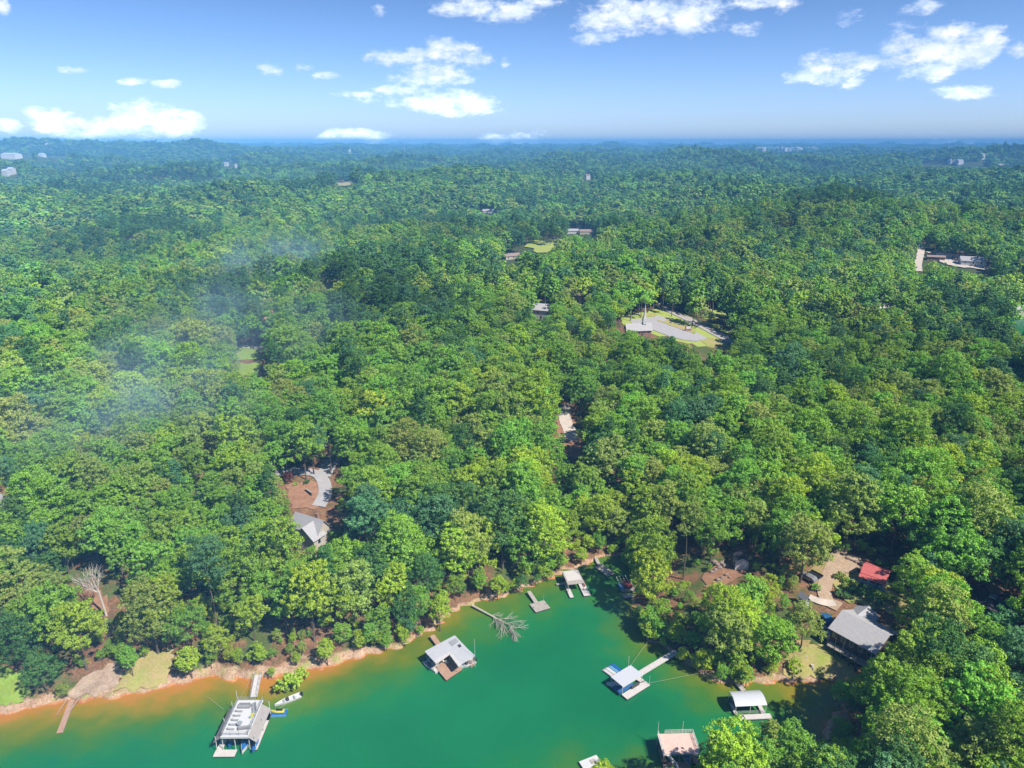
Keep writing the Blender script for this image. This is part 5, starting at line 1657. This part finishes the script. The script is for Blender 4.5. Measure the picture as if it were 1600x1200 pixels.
for (u_, v_, s_, ti_) in [(1312, 905, .9, 3), (1322, 912, .8, 1), (1334, 918, .9, 3), (1318, 920, .7, 3), (1346, 922, .8, 2), (1356, 926, .8, 3), (1366, 932, .8, 1), (1376, 936, .9, 1), (1388, 940, .9, 1),
                         (1398, 944, .9, 3), (1330, 928, .9, 2), (1344, 932, 1.0, 2), (1358, 940, .8, 2), (1374, 946, .8, 2), (1398, 905, .8, 2), (1394, 898, .7, 3), (1382, 888, .8, 2), (1372, 884, .7, 4), (1308, 930, .8, 2), (1320, 936, .8, 2),
                         (1310, 1012, .6, 3), (1318, 1020, .5, 4), (1326, 1030, .5, 3), (1402, 928, .9, 3), (1282, 882, .6, 3)]:
    ords = ['first', 'second', 'third', 'fourth', 'fifth', 'sixth', 'seventh', 'eighth', 'ninth', 'tenth', 'eleventh', 'twelfth', 'thirteenth', 'fourteenth', 'fifteenth', 'sixteenth', 'seventeenth', 'eighteenth', 'nineteenth',
            'twentieth', 'twenty-first', 'twenty-second', 'twenty-third', 'twenty-fourth', 'twenty-fifth']
    wh = 'near the red-roofed cottage' if v_ < 926 else ('between the cottage and the grey roof' if v_ < 960 else 'before the long grey house')
    col_ = {1: 'bright yellow', 2: 'dark green', 3: 'olive', 4: 'fresh green'}[ti_]
    shrub(u_, v_, s_, ti_, None, k=k_ % 3, group='garden shrubs around the cottage')
    key = (wh, col_); globals().setdefault('_cnt', {}); _cnt[key] = _cnt.get(key, 0) + 1
    COL.objects[-1] if 0 else None
    sh_ = [o for o in bpy.data.objects if o.name.startswith('shrub')][-1]
    LASTS = globals().setdefault('LASTS', []); LASTS.append((u_, wh, col_, k_)); k_ += 1
_sh = [o for o in bpy.data.objects if o.name.startswith('shrub') and o.get('group') == 'garden shrubs around the cottage']
_sh.sort(key=lambda o: o.name)
for wh in set(l[1] for l in LASTS):
    for col_ in set(l[2] for l in LASTS):
        idx = [i for i, l in enumerate(LASTS) if l[1] == wh and l[2] == col_]
        idx.sort(key=lambda i: LASTS[i][0])
        for r_, i in enumerate(idx):
            _sh[i]['label'] = ('%s bush %s, %s from the left' % (col_, wh, ords[r_])) if len(idx) > 1 else '%s bush %s' % (col_, wh)


# ------------------------------------------------------------------ buildings
def window_part(t, x, y, z, w, h, axis, m='white'):
    """a framed window on a wall: axis 'y-' means the wall faces local -y, and so on"""
    e = .05
    if axis[0] == 'y':
        s = -1 if axis[1] == '-' else 1
        fr = MB().box(x - w / 2 - .08, x + w / 2 + .08, min(y, y + s * e), max(y, y + s * e), z - .08, z + h + .08)
        pn = MB().box(x - w / 2, x + w / 2, min(y + s * e, y + s * (e + .02)), max(y + s * e, y + s * (e + .02)), z, z + h)
    else:
        s = -1 if axis[1] == '-' else 1
        fr = MB().box(min(x, x + s * e), max(x, x + s * e), y - w / 2 - .08, y + w / 2 + .08, z - .08, z + h + .08)
        pn = MB().box(min(x + s * e, x + s * (e + .02)), max(x + s * e, x + s * (e + .02)), y - w / 2, y + w / 2, z, z + h)
    f_ = part('window', fr, m, t)
    part('pane', pn, 'glass', f_)


def gable(t, w, d, h, rise, wall, roof, over=.5, ox=0, oy=0, ridge='x', wins=2, door=True, chimney=False, z0=-1.5, roofname='roof'):
    """a gabled block added to a house: walls with gable ends, two roof slopes"""
    def T_(x, y, z): return (x + ox, y + oy, z) if ridge == 'x' else (-y + ox, x + oy, z)
    hw, hd = w / 2, d / 2
    vs = [T_(-hw, -hd, z0), T_(hw, -hd, z0), T_(hw, hd, z0), T_(-hw, hd, z0), T_(-hw, -hd, h), T_(hw, -hd, h), T_(hw, hd, h), T_(-hw, hd, h), T_(-hw, 0, h + rise), T_(hw, 0, h + rise)]
    fs = [(0, 1, 5, 4), (2, 3, 7, 6), (1, 2, 6, 9, 5), (3, 0, 4, 8, 7), (4, 5, 9, 8), (6, 7, 8, 9)]
    part('wall', MB().raw(vs, fs), wall, t)
    k = rise / hd; lift = .08; th = .16
    mb = MB()
    for s in (-1, 1):
        e = hd + over
        top = [T_(-hw - over, s * e, h - k * over + lift + th), T_(hw + over, s * e, h - k * over + lift + th), T_(hw + over, 0, h + rise + lift + th), T_(-hw - over, 0, h + rise + lift + th)]
        if s > 0: top = top[::-1]
        mb.slab(top, th)
    r = part(roofname, mb, roof, t)
    if chimney:
        part('chimney', MB().box(*sorted((T_(hw * .3, hd * .3, 0)[0], T_(hw * .3 + .9, hd * .3 + .9, 0)[0])), *sorted((T_(hw * .3, hd * .3, 0)[1], T_(hw * .3 + .9, hd * .3 + .9, 0)[1])), h, h + rise + 1.0), 'brick', r)
    for i in range(wins):
        x = -hw + w * (i + .5) / wins
        if ridge == 'x':
            window_part(t, ox + x, oy - hd, h - 2.0, 1.0, 1.2, 'y-'); window_part(t, ox + x, oy + hd, h - 2.0, 1.0, 1.2, 'y+')
        else:
            window_part(t, ox - hd, oy + x, h - 2.0, 1.0, 1.2, 'x-'); window_part(t, ox + hd, oy + x, h - 2.0, 1.0, 1.2, 'x+')
    if door:
        if ridge == 'x': D_ = part('door', MB().box(ox + w * .08, ox + w * .08 + .95, oy - hd - .06, oy - hd, 0.02, 2.05), 'darkframe', t); part('handle', MB().box(ox + w * .08 + .75, ox + w * .08 + .83, oy - hd - .11, oy - hd - .06, .98, 1.06), 'steel', D_)
        else: D_ = part('door', MB().box(ox - .5, ox + .45, oy - hw - .06, oy - hw, .02, 2.05), 'darkframe', t); part('handle', MB().box(ox + .3, ox + .38, oy - hw - .11, oy - hw - .06, .98, 1.06), 'steel', D_)
    return r


def ridge_house(nm, label, cat, ra, rb, ev, zr, ze, **kw):
    """a gabled house whose ridge ends and one near eave point were read off the photo (heights above its ground)"""
    m = hitz((ra[0] + rb[0]) / 2, (ra[1] + rb[1]) / 2, zr); g = H1(m[0], m[1])
    A, B, E = at(*ra, g + zr), at(*rb, g + zr), at(*ev, g + ze)
    d = (B - A)[:2]; L_ = np.linalg.norm(d); d /= L_
    half = abs((E - A)[0] * -d[1] + (E - A)[1] * d[0])
    over = kw.pop('over', .5)
    c = (A + B) / 2
    t = thing(nm, label, cat, (c[0], c[1], g), math.atan2(d[1], d[0]))
    hw = half - over
    slope = (zr - ze) / half
    h = ze + slope * over - .2
    gable(t, L_ - 2 * over, 2 * hw, h, zr - .24 - h, over=over, **kw)
    print(nm, label[:30], 'L %.1f half %.1f g %.1f' % (L_, half, g), c)
    return t, L_, half


# long grey-roofed house on the right
t, L_, hf = ridge_house('lake_house', 'long house with a big pale grey shingle roof above the waterside lawn', 'house', (1316, 953), (1391, 992), (1300, 985), 7.2, 4.6, wall='darkwall', roof='shingle', wins=5, chimney=False, over=.6, z0=-3)
gable(t, 5.5, 5.0, 4.4, 1.4, 'darkwall', 'shingle_pale', ox=-L_ / 2 + 2.6, oy=hf - .5, ridge='y', wins=1, door=False, z0=-2)
mb = MB().box(-L_ / 2 + 1, L_ / 2 - 1, -hf - 1.6, -hf + .4, 1.0, 1.2); part('porch_deck', mb, 'greydeck', t)
mb = MB(); rail(mb, [(-L_ / 2 + 1, -hf - 1.55), (L_ / 2 - 1, -hf - 1.55)], 1.2, 1.0, .05); part('railing', mb, 'darkframe', t)
for i in range(6):
    x = -L_ / 2 + 1.1 + i * (L_ - 2.2) / 5
    part('post', MB().tube((x, -hf - 1.5, -2.5), (x, -hf - 1.5, 4.2), .1, n=6), 'darkframe', t)
# red cottage
t, L_, hf = ridge_house('cottage', 'small cottage with a bright red metal roof beside the gravel drive', 'cottage', (1350, 880), (1391, 893.5), (1345, 895), 4.4, 3.1, wall='whitewall', roof='redroof', wins=3, over=.4)
part('porch_roof', MB().slab([(-L_ / 2, -hf - 1.5, 2.75), (L_ / 2, -hf - 1.5, 2.75), (L_ / 2, -hf + .1, 3.0), (-L_ / 2, -hf + .1, 3.0)], .1), 'redroof', t)
part('porch', MB().box(-L_ / 2 - 2.6, L_ / 2, -hf - 1.7, -hf + .2, -.8, .35), 'lightblue', t)
for i in range(4):
    x = -L_ / 2 + .3 + i * (L_ - .6) / 3; part('post', MB().tube((x, -hf - 1.35, .3), (x, -hf - 1.35, 2.7), .07), 'white', t)
# white hut by the boulders
t, L_, hf = ridge_house('garden_hut', 'small white gabled hut beside the boulders, under a tall bright tree', 'hut', (1157, 860), (1161, 872), (1146, 868), 4.2, 3.0, wall='whitewall', roof='shingle_dark', wins=0, over=.25)
window_part(t, 0, -hf + .25, 1.2, .5, .6, 'y-', 'white')
# white shed by the drive
t, L_, hf = ridge_house('garage', 'small white garage at the turn of the gravel drive', 'garage', (1252, 923), (1264, 934), (1248, 932), 3.8, 2.6, wall='whitewall', roof='shingle_pale', wins=1, over=.3)
# grey house on the left
t, L_, hf = ridge_house('lake_house', 'cream house with a light grey hipped roof below the clay yard', 'house', (461, 799), (506, 813), (449, 822), 9.2, 5.6, wall='cream', roof='shingle_pale', wins=3, chimney=True, over=.5, z0=-4)
gable(t, hf * 1.5, 7.0, 5.2, 3.0, 'cream', 'shingle_pale', ox=L_ * .18, oy=-hf * .9, ridge='y', wins=1, door=False, z0=-4)
part('deck', MB().box(L_ * .18 + 3.5, L_ * .18 + 7, -hf * 1.5, -hf * .9, 1.6, 1.8), 'browndeck', t)
# dark house far right
t, L_, hf = ridge_house('lake_house', 'dark-roofed house deep in shade at the right edge, beside its gravel drive', 'house', (1545, 928), (1590, 945), (1538, 945), 6.2, 4.0, wall='darkwall', roof='shingle_dark', wins=3, over=.6, z0=-3)
gable(t, 6, 6, 3.8, 1.5, 'darkwall', 'shingle_dark', ox=-L_ / 4, oy=-hf, ridge='y', wins=1, door=False)
part('skylight_panel', MB().box(-L_ / 2 + .2, -L_ / 2 + 1.8, -hf * .5, hf * .4, 5.9, 6.05), 'steel', t)
# house at left edge
t, L_, hf = ridge_house('lake_house', 'pale roof cut off by the left edge of the photo above the wood', 'house', (-22, 768), (8, 772), (-10, 790), 8.5, 6, wall='whitewall', roof='shingle_pale', wins=2, over=.5)
# church
t, L_, hf = ridge_house('church', 'grey-roofed brick church with a slender white steeple beside its car park', 'church', (977, 505.5), (1018, 504), (981, 518), 7.0, 3.4, wall='brick', roof='shingle', wins=5, over=.6)
st = part('steeple', MB().box(L_ * .16, L_ * .16 + 1.9, -1, .9, 6.4, 9.8).box(L_ * .16 + .3, L_ * .16 + 1.6, -.7, .6, 9.8, 11.2), 'white', t)
part('spire', MB().tube((L_ * .16 + .95, -.05, 11.2), (L_ * .16 + .95, -.05, 17.5), .62, .03, 8), 'white', st)
# church sign on the grass island
p = hit(1075, 518)
t = thing('church_sign', 'small brick and white sign on the grass island of the church car park', 'sign', (p[0], p[1], p[2] + .4), .2)
part('base', MB().box(-1.7, 1.7, -.3, .3, -.4, 1.2), 'brick', t); part('panel', MB().box(-1.3, 1.3, -.36, -.30, 1.2, 2.6), 'white', t)
part('post', MB().box(-1.7, -1.3, -.3, .3, 1.2, 2.8), 'brick', t); part('post', MB().box(1.3, 1.7, -.3, .3, 1.2, 2.8), 'brick', t)

FARH = [  # u, v, width, depth, wall height, angle, wall, roof, label
    (513, 441, 15, 10, 5, .1, 'cream', 'shingle_brown', 'cream house with a pale brown roof standing alone left of centre in the wood'),
    (799, 400, 16, 9, 3.2, .45, 'cream', 'shingle_brown', 'tan-roofed house on the near edge of the open green field'),
    (846, 484, 17, 11, 5, -.4, 'whitewall', 'shingle', 'grey-roofed house half hidden by trees left of the church'),
    (900, 461, 15, 9, 4, -.3, 'cream', 'shingle_brown', 'brown-roofed house peeping out above the church'),
    (765, 330, 22, 10, 4, 0, 'whitewall', 'shingle_pale', 'white house with dark trees behind, up from the green field'),
    (894, 361, 16, 10, 4, 0, 'whitewall', 'shingle_pale', 'left one of two pale houses behind the open green field'),
    (916, 362, 18, 10, 4, 0, 'cream', 'shingle_brown', 'right one of two pale houses behind the open green field'),
    (918, 277, 24, 14, 10, .2, 'whitewall', 'shingle_brown', 'tall white house on a wooded slope in the upper middle'),
    (727, 270, 20, 10, 6, .2, 'whitewall', 'shingle_pale', 'tiny white house in the wood below the middle of the horizon'),
    (354, 257, 24, 16, 11, 0, 'whitewall', 'shingle_pale', 'white house alone in the wood below the large left cloud'),
    (369, 260, 16, 12, 7, .3, 'whitewall', 'shingle_pale', 'small white outbuilding right of the lone white house'),
    (10, 270, 26, 16, 10, 0, 'whitewall', 'whitemetal', 'left one of two white buildings near the left edge'),
    (18, 267, 24, 16, 12, 0, 'whitewall', 'whitemetal', 'right one of two white buildings near the left edge'),
    (18, 243.5, 95, 40, 9, 0, 'farwhite', 'whitemetal', 'long low white warehouse at the far left'),
    (66, 242.5, 36, 30, 14, 0, 'farwhite', 'whitemetal', 'square white building between the warehouse and the mast'),
    (92, 241.5, 50, 30, 9, 0.3, 'farwhite', 'whitemetal', 'low white building just left of the tall mast'),
    (78, 226, 60, 40, 10, 0, 'farwhite', 'whitemetal', 'long pale building on the ridge above the mast'),
    (1376, 469, 10, 8, 5, 0.2, 'whitewall', 'shingle_pale', 'small white building end among trees on the side road'),
    (1390, 471, 16, 9, 4, -.2, 'brick', 'shingle_pale', 'pale-roofed low building right of the small white building end'),
    (1482, 396, 22, 12, 4, -.3, 'cream', 'shingle_brown', 'brown-roofed building among shade trees off the hill road'),
    (1518, 408, 18, 13, 5, -.35, 'whitewall', 'shingle_pale', 'large white-roofed building at the end of the hill road clearing'),
    (1462, 402, 14, 5, 3, -.3, 'brick', 'shingle_brown', 'long shed with a grey roof beside the hill road'),
    (1592, 483, 14, 9, 5, .2, 'cream', 'shingle', 'lakeside house at the right edge above the sandy shore'),
    (1458, 246, 44, 24, 14, .1, 'farwhite', 'shingle_brown', 'cluster-topping red and white house on the hill at the upper right'),
    (1487, 252, 45, 25, 16, 0, 'farwhite', 'shingle_pale', 'left white house halfway down the upper right hill'),
    (1499, 253, 40, 25, 16, 0, 'farwhite', 'shingle_pale', 'right white house halfway down the upper right hill'),
    (1535, 243, 26, 20, 26, 0, 'farwhite', 'shingle_brown', 'pale house on the crest of the upper right hill'),
    (1567, 250, 30, 20, 18, 0, 'farwhite', 'shingle_pale', 'white house right of the crest house on the upper right hill'),
    (1565, 260, 60, 20, 12, 0, 'farwhite', 'shingle_pale', 'lowest pale house on the upper right hill'),
    (1573, 295, 30, 16, 8, 0, 'farwhite', 'shingle_pale', 'small white house on the wooded slope at the right'),
    (480, 583, 14, 9, 4, .7, 'whitewall', 'shingle_pale', 'pale house under tree tops beside the curved lane'),
    (545, 235.5, 40, 25, 16, 0, 'farwhite', 'whitemetal', 'tiny white peaked building near the horizon left of centre'),
    (588, 240, 50, 20, 10, 0, 'farwhite', 'whitemetal', 'low white building below the horizon left of centre'),
    (303, 233.5, 60, 30, 14, 0, 'farwhite', 'shingle_brown', 'small brownish building below the big cloud'),
    (435, 220, 80, 40, 20, 0, 'farwhite', 'whitemetal', 'pale building on the skyline left of centre'),
    (1147, 245, 24, 20, 20, 0, 'farwhite', 'shingle_pale', 'pale building on the front of the middle wooded hill'),
]
for (u_, v_, w_, d_, h_, a_, wm, rm, lb) in FARH:
    if v_ < 300: w_ *= .52; h_ *= .55
    p = hitz(u_, v_, h_ * .8 if v_ > 300 else h_)
    g = H1(p[0], p[1])
    lift = 0 if v_ > 300 else 5
    wh_ = 'warehouse' in lb or 'white building' in lb
    t = thing('warehouse' if wh_ else 'house', lb, 'building' if wh_ else 'house', (p[0], p[1], g + lift), a_)
    gable(t, w_, d_, h_, min(d_ * .22, 5), wm, rm, over=.5, wins=3 if v_ > 380 else 0, door=v_ > 380, z0=-12)
# the far town on the horizon
rr = random.Random(3)
tb = None
for i in range(34):
    u_ = 1183 + rr.uniform(0, 92); v_ = 231.5 - .00009 * (u_ - 1220) ** 2 - rr.uniform(0, 2.0)
    p = hitz(u_, v_, 24)
    g = H1(p[0], p[1])
    w_ = rr.uniform(18, 42)
    t = thing('town_building', 'tiny pale building of the distant town on the horizon', 'building', (p[0], p[1], g), rr.uniform(-.4, .4), 'buildings of the distant town')
    gable(t, w_, 25, rr.uniform(18, 24), 4, 'farwhite', rr.choice(['whitemetal', 'shingle_brown', 'shingle_pale']), wins=0, door=False, z0=-5)


# ------------------------------------------------------------------ masts, poles and wires
def mast(u, vb, vt, label, dist):
    d = pix_dir(u, vb); k = dist / d[1]; x, y = d[0] * k, dist
    g = H1(x, y); d2 = pix_dir(u, vt); top = CAMH + d2[2] * dist / d2[1]
    t = thing('radio_mast', label, 'radio mast', (x, y, g), 0)
    part('lattice_tower', MB().tube((-2, 0, 0), (0, 0, top - g), 1.1, .7, 3).tube((2, 0, 0), (0, 0, top - g), 1.1, .7, 3), 'white', t)
    part('antenna', MB().tube((0, 0, top - g), (0, 0, top - g + 6), .6, .3).tube((0, 0, top - g - 8), (0, 0, top - g - 4), 2.4, 2.4, 8), 'white', t)


mast(103, 238, 220.5, 'tall thin white mast rising from the wood at the far left', 4200)
mast(632, 236, 223.5, 'tiny mast on the horizon left of centre', 5500)


def pole(u, v, h, label, rz=0.0):
    p = hit(u, v)
    t = thing('utility_pole', label, 'utility pole', tuple(p), rz, 'utility poles')
    part('pole', MB().tube((0, 0, -1), (0, 0, h), .17, .12, 8), 'pole', t)
    part('crossarm', MB().box(-1.3, 1.3, -.08, .08, h - 1.0, h - .82), 'pole', t)
    for x in (-1.1, 0, 1.1): part('insulator', MB().tube((x, 0, h - .82), (x, 0, h - .5), .07), 'white', t)
    part('transformer', MB().tube((.35, -.25, h - 3.0), (.35, -.25, h - 2.0), .25, n=8), 'steel', t)
    return p + np.array([0, 0, h - .6])


def wire(a, b, label, sag=1.2, n=10):
    mb = MB(); pr_ = None
    for i in range(n + 1):
        s = i / n; q = a + (b - a) * s; q = (q[0], q[1], q[2] - sag * 4 * s * (1 - s))
        if pr_: mb.tube(pr_, q, .035, n=4, cap=False)
        pr_ = q
    tag(link('overhead_wire', mb.mesh('overhead_wire', MT['wire'])), label, 'wire', 'overhead wires')


a = pole(898, 646, 10.5, 'utility pole with a crossarm at the top of the pale concrete drive')
b = at(1000, 627, a[2]); k__ = (b - a) * 1.0
wire(a, a + k__, 'upper overhead wire running right from the pole at the pale drive'); wire(a - np.array([0, 0, 1.6]), a + k__ - np.array([0, 0, 1.6]), 'lower overhead wire running right from the pole at the pale drive')
a = pole(518, 737, 10.5, 'utility pole beside the shaded road above the clay yard')
b = at(425, 712, a[2])
wire(a, b, 'upper overhead wire running left from the pole above the clay yard'); wire(a - np.array([0, 0, 1.4]), b - np.array([0, 0, 1.4]), 'lower overhead wire running left from the pole above the clay yard')
a = pole(1096, 502, 14, 'tall brown utility pole across the road from the church', .1)


# ------------------------------------------------------------------ vehicles
def car(loc, rz, label, paint, suv=True, cat='car', nm='parked_car'):
    t = thing(nm, label, cat, loc, rz)
    L_, W_ = 4.6, 1.85; h1, h2 = .95, 1.65 if suv else 1.42
    prof = [(-2.3, .35), (2.3, .35), (2.3, .75), (2.15, h1), (1.1, h1 + .05), (.5, h2), (-1.6, h2), (-2.2, h1 + .1), (-2.3, .8)]
    b = part('body', MB().loft([[(x, -W_ / 2, z) for x, z in prof], [(x, W_ / 2, z) for x, z in prof]]), paint, t)
    part('windscreen', MB().slab([(1.08, -.75, h1 + .10), (1.08, .75, h1 + .10), (.56, .72, h2 - .02), (.56, -.72, h2 - .02)], .02), 'glass', t)
    for s in (-1, 1):
        part('side_window', MB().box(-1.7, .55, s * W_ / 2 - .01, s * W_ / 2 + .01, h1 + .12, h2 - .15), 'glass', t)
        for x in (-1.4, 1.45):
            part('wheel', MB().tube((x, s * (W_ / 2 - .12), .34), (x, s * (W_ / 2 + .04), .34), .34, n=12), 'black', t)
        part('headlight', MB().box(2.29, 2.33, s * .75 - .18, s * .75 + .18, .62, .78), 'white', t)
    return t


p = hit(881, 692); car((p[0], p[1], p[2] + .4), .15, 'dark SUV parked at the foot of the pale concrete drive', 'carpaint_dark')
p = hit(1262, 906); car((p[0], p[1], p[2] + .25), 2.2, 'silver-grey car parked in the shade beside the dark trailer', 'carpaint_grey', False)
p = hit(1291, 972); car((p[0], p[1], p[2] + .25), 1.5, 'blue car parked against the left end of the long grey house', 'carpaint_blue')
p = hit(1273, 902)
t = thing('utility_trailer', 'black flat utility trailer beside the silver-grey car', 'trailer', (p[0], p[1], p[2] + .3), 2.2)
part('bed', MB().box(-1.8, 1.8, -.95, .95, .5, .62), 'black', t); part('side_rail', MB().box(-1.8, 1.8, -.98, -.92, .62, 1.0).box(-1.8, 1.8, .92, .98, .62, 1.0), 'darkframe', t)
part('wheel', MB().tube((0, -1.15, .3), (0, -.95, .3), .3, n=10), 'black', t); part('wheel', MB().tube((0, .95, .3), (0, 1.15, .3), .3, n=10), 'black', t)
part('drawbar', MB().tube((1.8, 0, .5), (3.0, 0, .45), .06), 'darkframe', t)
p = hit(1289, 990); boat('dinghy', 'pale blue-white boat stored on land beside the long grey house', 'boat', (p[0], p[1], p[2] + .3), 1.35, 5.0, 1.7, .7, 'carpaint_white', im='lightblue', motor=False)
for (u_, v_, l_, m_) in ((1018, 507, 'white car', 'carpaint_white'),):
    pass

# ------------------------------------------------------------------ boulders, walls
rr = random.Random(21); oi = 0
pos = ['topmost', 'second from the top', 'third from the top', 'fourth from the top', 'fifth from the top', 'sixth from the top', 'seventh from the top', 'eighth from the top', 'ninth from the top', 'tenth from the top',
       'eleventh from the top', 'lowest but one', 'lowest']
B_ = sorted([(1116, 880), (1121, 884), (1127, 882), (1132, 886), (1124, 889), (1137, 885), (1118, 892), (1112, 896), (1130, 879), (1135, 900), (1128, 905), (1122, 908), (1140, 904)], key=lambda q: (q[1], q[0]))
for (u_, v_), w_ in zip(B_, pos):
    p = hit(u_, v_); s = rr.uniform(.5, .95)
    o = link('boulder', MB().blob((0, 0, 0), s, oi, 1, (1, .8, .65), .18).mesh('boulder', MT['rock'])); o.location = (p[0], p[1], p[2] + .3 + .2 * s); oi += 1
    tag(o, 'brown boulder by the white hut, %s of the scatter' % w_, 'boulder', 'boulders by the white hut')
for i in range(9):
    u_ = 1322 + i * 3.2; v_ = 873 + i * 1.35; p = hit(u_, v_)
    o = link('rock', MB().blob((0, 0, 0), rr.uniform(.35, .6), 50 + i, 1, (1, .9, .7), .18).mesh('rock', MT['rock'])); o.location = (p[0], p[1], p[2] + .45)
    tag(o, 'pale rock in the row behind the gravel yard, %s from the cottage' % ['farthest', 'eighth', 'seventh', 'sixth', 'fifth', 'fourth', 'third', 'second', 'closest'][i], 'rock', 'rocks edging the gravel yard')
p = hit(1268, 1043); t = thing('tree_stump', 'grey old stump with roots on the dry waterside lawn', 'tree stump', (p[0], p[1], p[2] + .2), 0)
part('trunk', MB().tube((0, 0, -.4), (.1, 0, .6), .45, .35, 9), 'deadwood', t)
part('root', MB().tube((0, 0, .1), (1.1, .5, .0), .16, .06).tube((0, 0, .1), (-.9, .8, .0), .16, .06).tube((0, 0, .1), (.3, -1.1, .0), .16, .05), 'deadwood', t)
p = hit(1260, 1030)
o = link('log', MB().tube((0, 0, .3), (1.2, 4.4, .5), .16, .10, 7).mesh('log', MT['wetwood'])); o.location = tuple(p); tag(o, 'thin grey log lying on the bare patch under the lone leaning tree', 'log')
P, Q = hit(478, 768), hit(487, 776)
t = thing('retaining_wall', 'short dark timber wall at the lower corner of the clay yard', 'wall', (P[0], P[1], P[2]), math.atan2(Q[1] - P[1], Q[0] - P[0]))
l = np.linalg.norm((Q - P)[:2]); part('board', MB().box(0, l, -.12, .12, -.5, 1.0), 'darkframe', t); part('cap', MB().box(-.1, l + .1, -.2, .2, 1.0, 1.1), 'greydeck', t)
p = at(1235, 1112); t = thing('buoy', 'tiny yellowish buoy floating right of the arched white dock', 'buoy', (p[0], p[1], 0)); part('float', MB().blob((0, 0, .1), .28, 2, 1, (1, 1, 1), .02), 'yellow', t); part('ring', MB().tube((0, 0, .35), (0, 0, .5), .06), 'steel', t)
for (a_, b_, l_) in (((322, 1087), (349, 1108), 'mooring cable from the left bank to the sundeck dock'), ((391, 1062), (372, 1096), 'mooring cable beside the white gangway of the sundeck dock'), ((432, 1110), (447, 1100), 'rope from the white skiff to the sundeck dock')):
    P, Q = at(*a_, .25), at(*b_, .6)
    tag(link('mooring_cable', MB().tube(P, Q, .035, n=5).mesh('mooring_cable', MT['cable'])), l_, 'cable')


#@@HAZE
# ------------------------------------------------------------------ smoke drifting over the trees on the left
def build_smoke():
    m = bpy.data.materials.new('smoke'); m.use_nodes = True
    nt = m.node_tree; nt.nodes.clear(); L = nt.links.new
    tc = N(nt, 'ShaderNodeTexCoord')
    ln = N(nt, 'ShaderNodeVectorMath', operation='LENGTH'); L(tc.outputs['Object'], ln.inputs[0])
    geo = N(nt, 'ShaderNodeNewGeometry')
    nz = N(nt, 'ShaderNodeTexNoise'); nz.inputs['Scale'].default_value = .045; nz.inputs['Detail'].default_value = 2; L(geo.outputs['Position'], nz.inputs['Vector'])
    a = N(nt, 'ShaderNodeMapRange'); L(ln.outputs['Value'], a.inputs['Value']); a.inputs['From Min'].default_value = 1.0; a.inputs['From Max'].default_value = .25
    b = N(nt, 'ShaderNodeMapRange'); L(nz.outputs['Fac'], b.inputs['Value']); b.inputs['From Min'].default_value = .38; b.inputs['From Max'].default_value = .62
    c = N(nt, 'ShaderNodeMath', operation='MULTIPLY'); L(a.outputs[0], c.inputs[0]); L(b.outputs[0], c.inputs[1])
    d = N(nt, 'ShaderNodeMath', operation='MULTIPLY'); L(c.outputs[0], d.inputs[0]); d.inputs[1].default_value = .009
    pv = N(nt, 'ShaderNodeVolumePrincipled'); pv.inputs['Color'].default_value = (.50, .76, 1, 1); L(d.outputs[0], pv.inputs['Density'])
    o = N(nt, 'ShaderNodeOutputMaterial'); L(pv.outputs[0], o.inputs['Volume'])
    m.cycles.volume_sampling = 'DISTANCE'
    try: m.cycles.volume_step_rate = 2.0
    except Exception: pass
    for (u_, v_, rx, ry, rz_) in ((360, 505, 62, 55, 24), (290, 640, 34, 34, 18), (135, 672, 40, 34, 18), (225, 580, 50, 50, 20), (430, 400, 60, 70, 26)):
        p = hitz(u_, v_ + 18, 16)
        o = link('smoke', MB().blob((0, 0, 0), 1, 1, 2, (1, 1, 1), .0).mesh('smoke', m)); o.location = tuple(p + np.array([0, 0, 4])); o.scale = (rx, ry, rz_)
        tag(o, 'thin bluish smoke drifting over the treetops', 'smoke', kind='stuff')


build_smoke()

# ------------------------------------------------------------------ the air between here and the horizon
def build_haze():
    mb = MB().box(-14500, 14500, -14500, 14500, -6, 158)
    m = bpy.data.materials.new('haze'); m.use_nodes = True
    nt = m.node_tree; nt.nodes.clear()
    pv = N(nt, 'ShaderNodeVolumePrincipled')
    pv.inputs['Color'].default_value = (.20, .57, 1.0, 1)
    pv.inputs['Density'].default_value = 0.00017
    pv.inputs['Anisotropy'].default_value = -0.42
    o = N(nt, 'ShaderNodeOutputMaterial'); nt.links.new(pv.outputs[0], o.inputs['Volume'])
    me = mb.mesh('haze', m)
    tag(link('haze', me), kind='stuff')


build_haze()

for o in SC.objects:
    if o.parent is None and o.get('label') and len(o['label'].split()) > 16: print('LONG', o.name, o['label'])
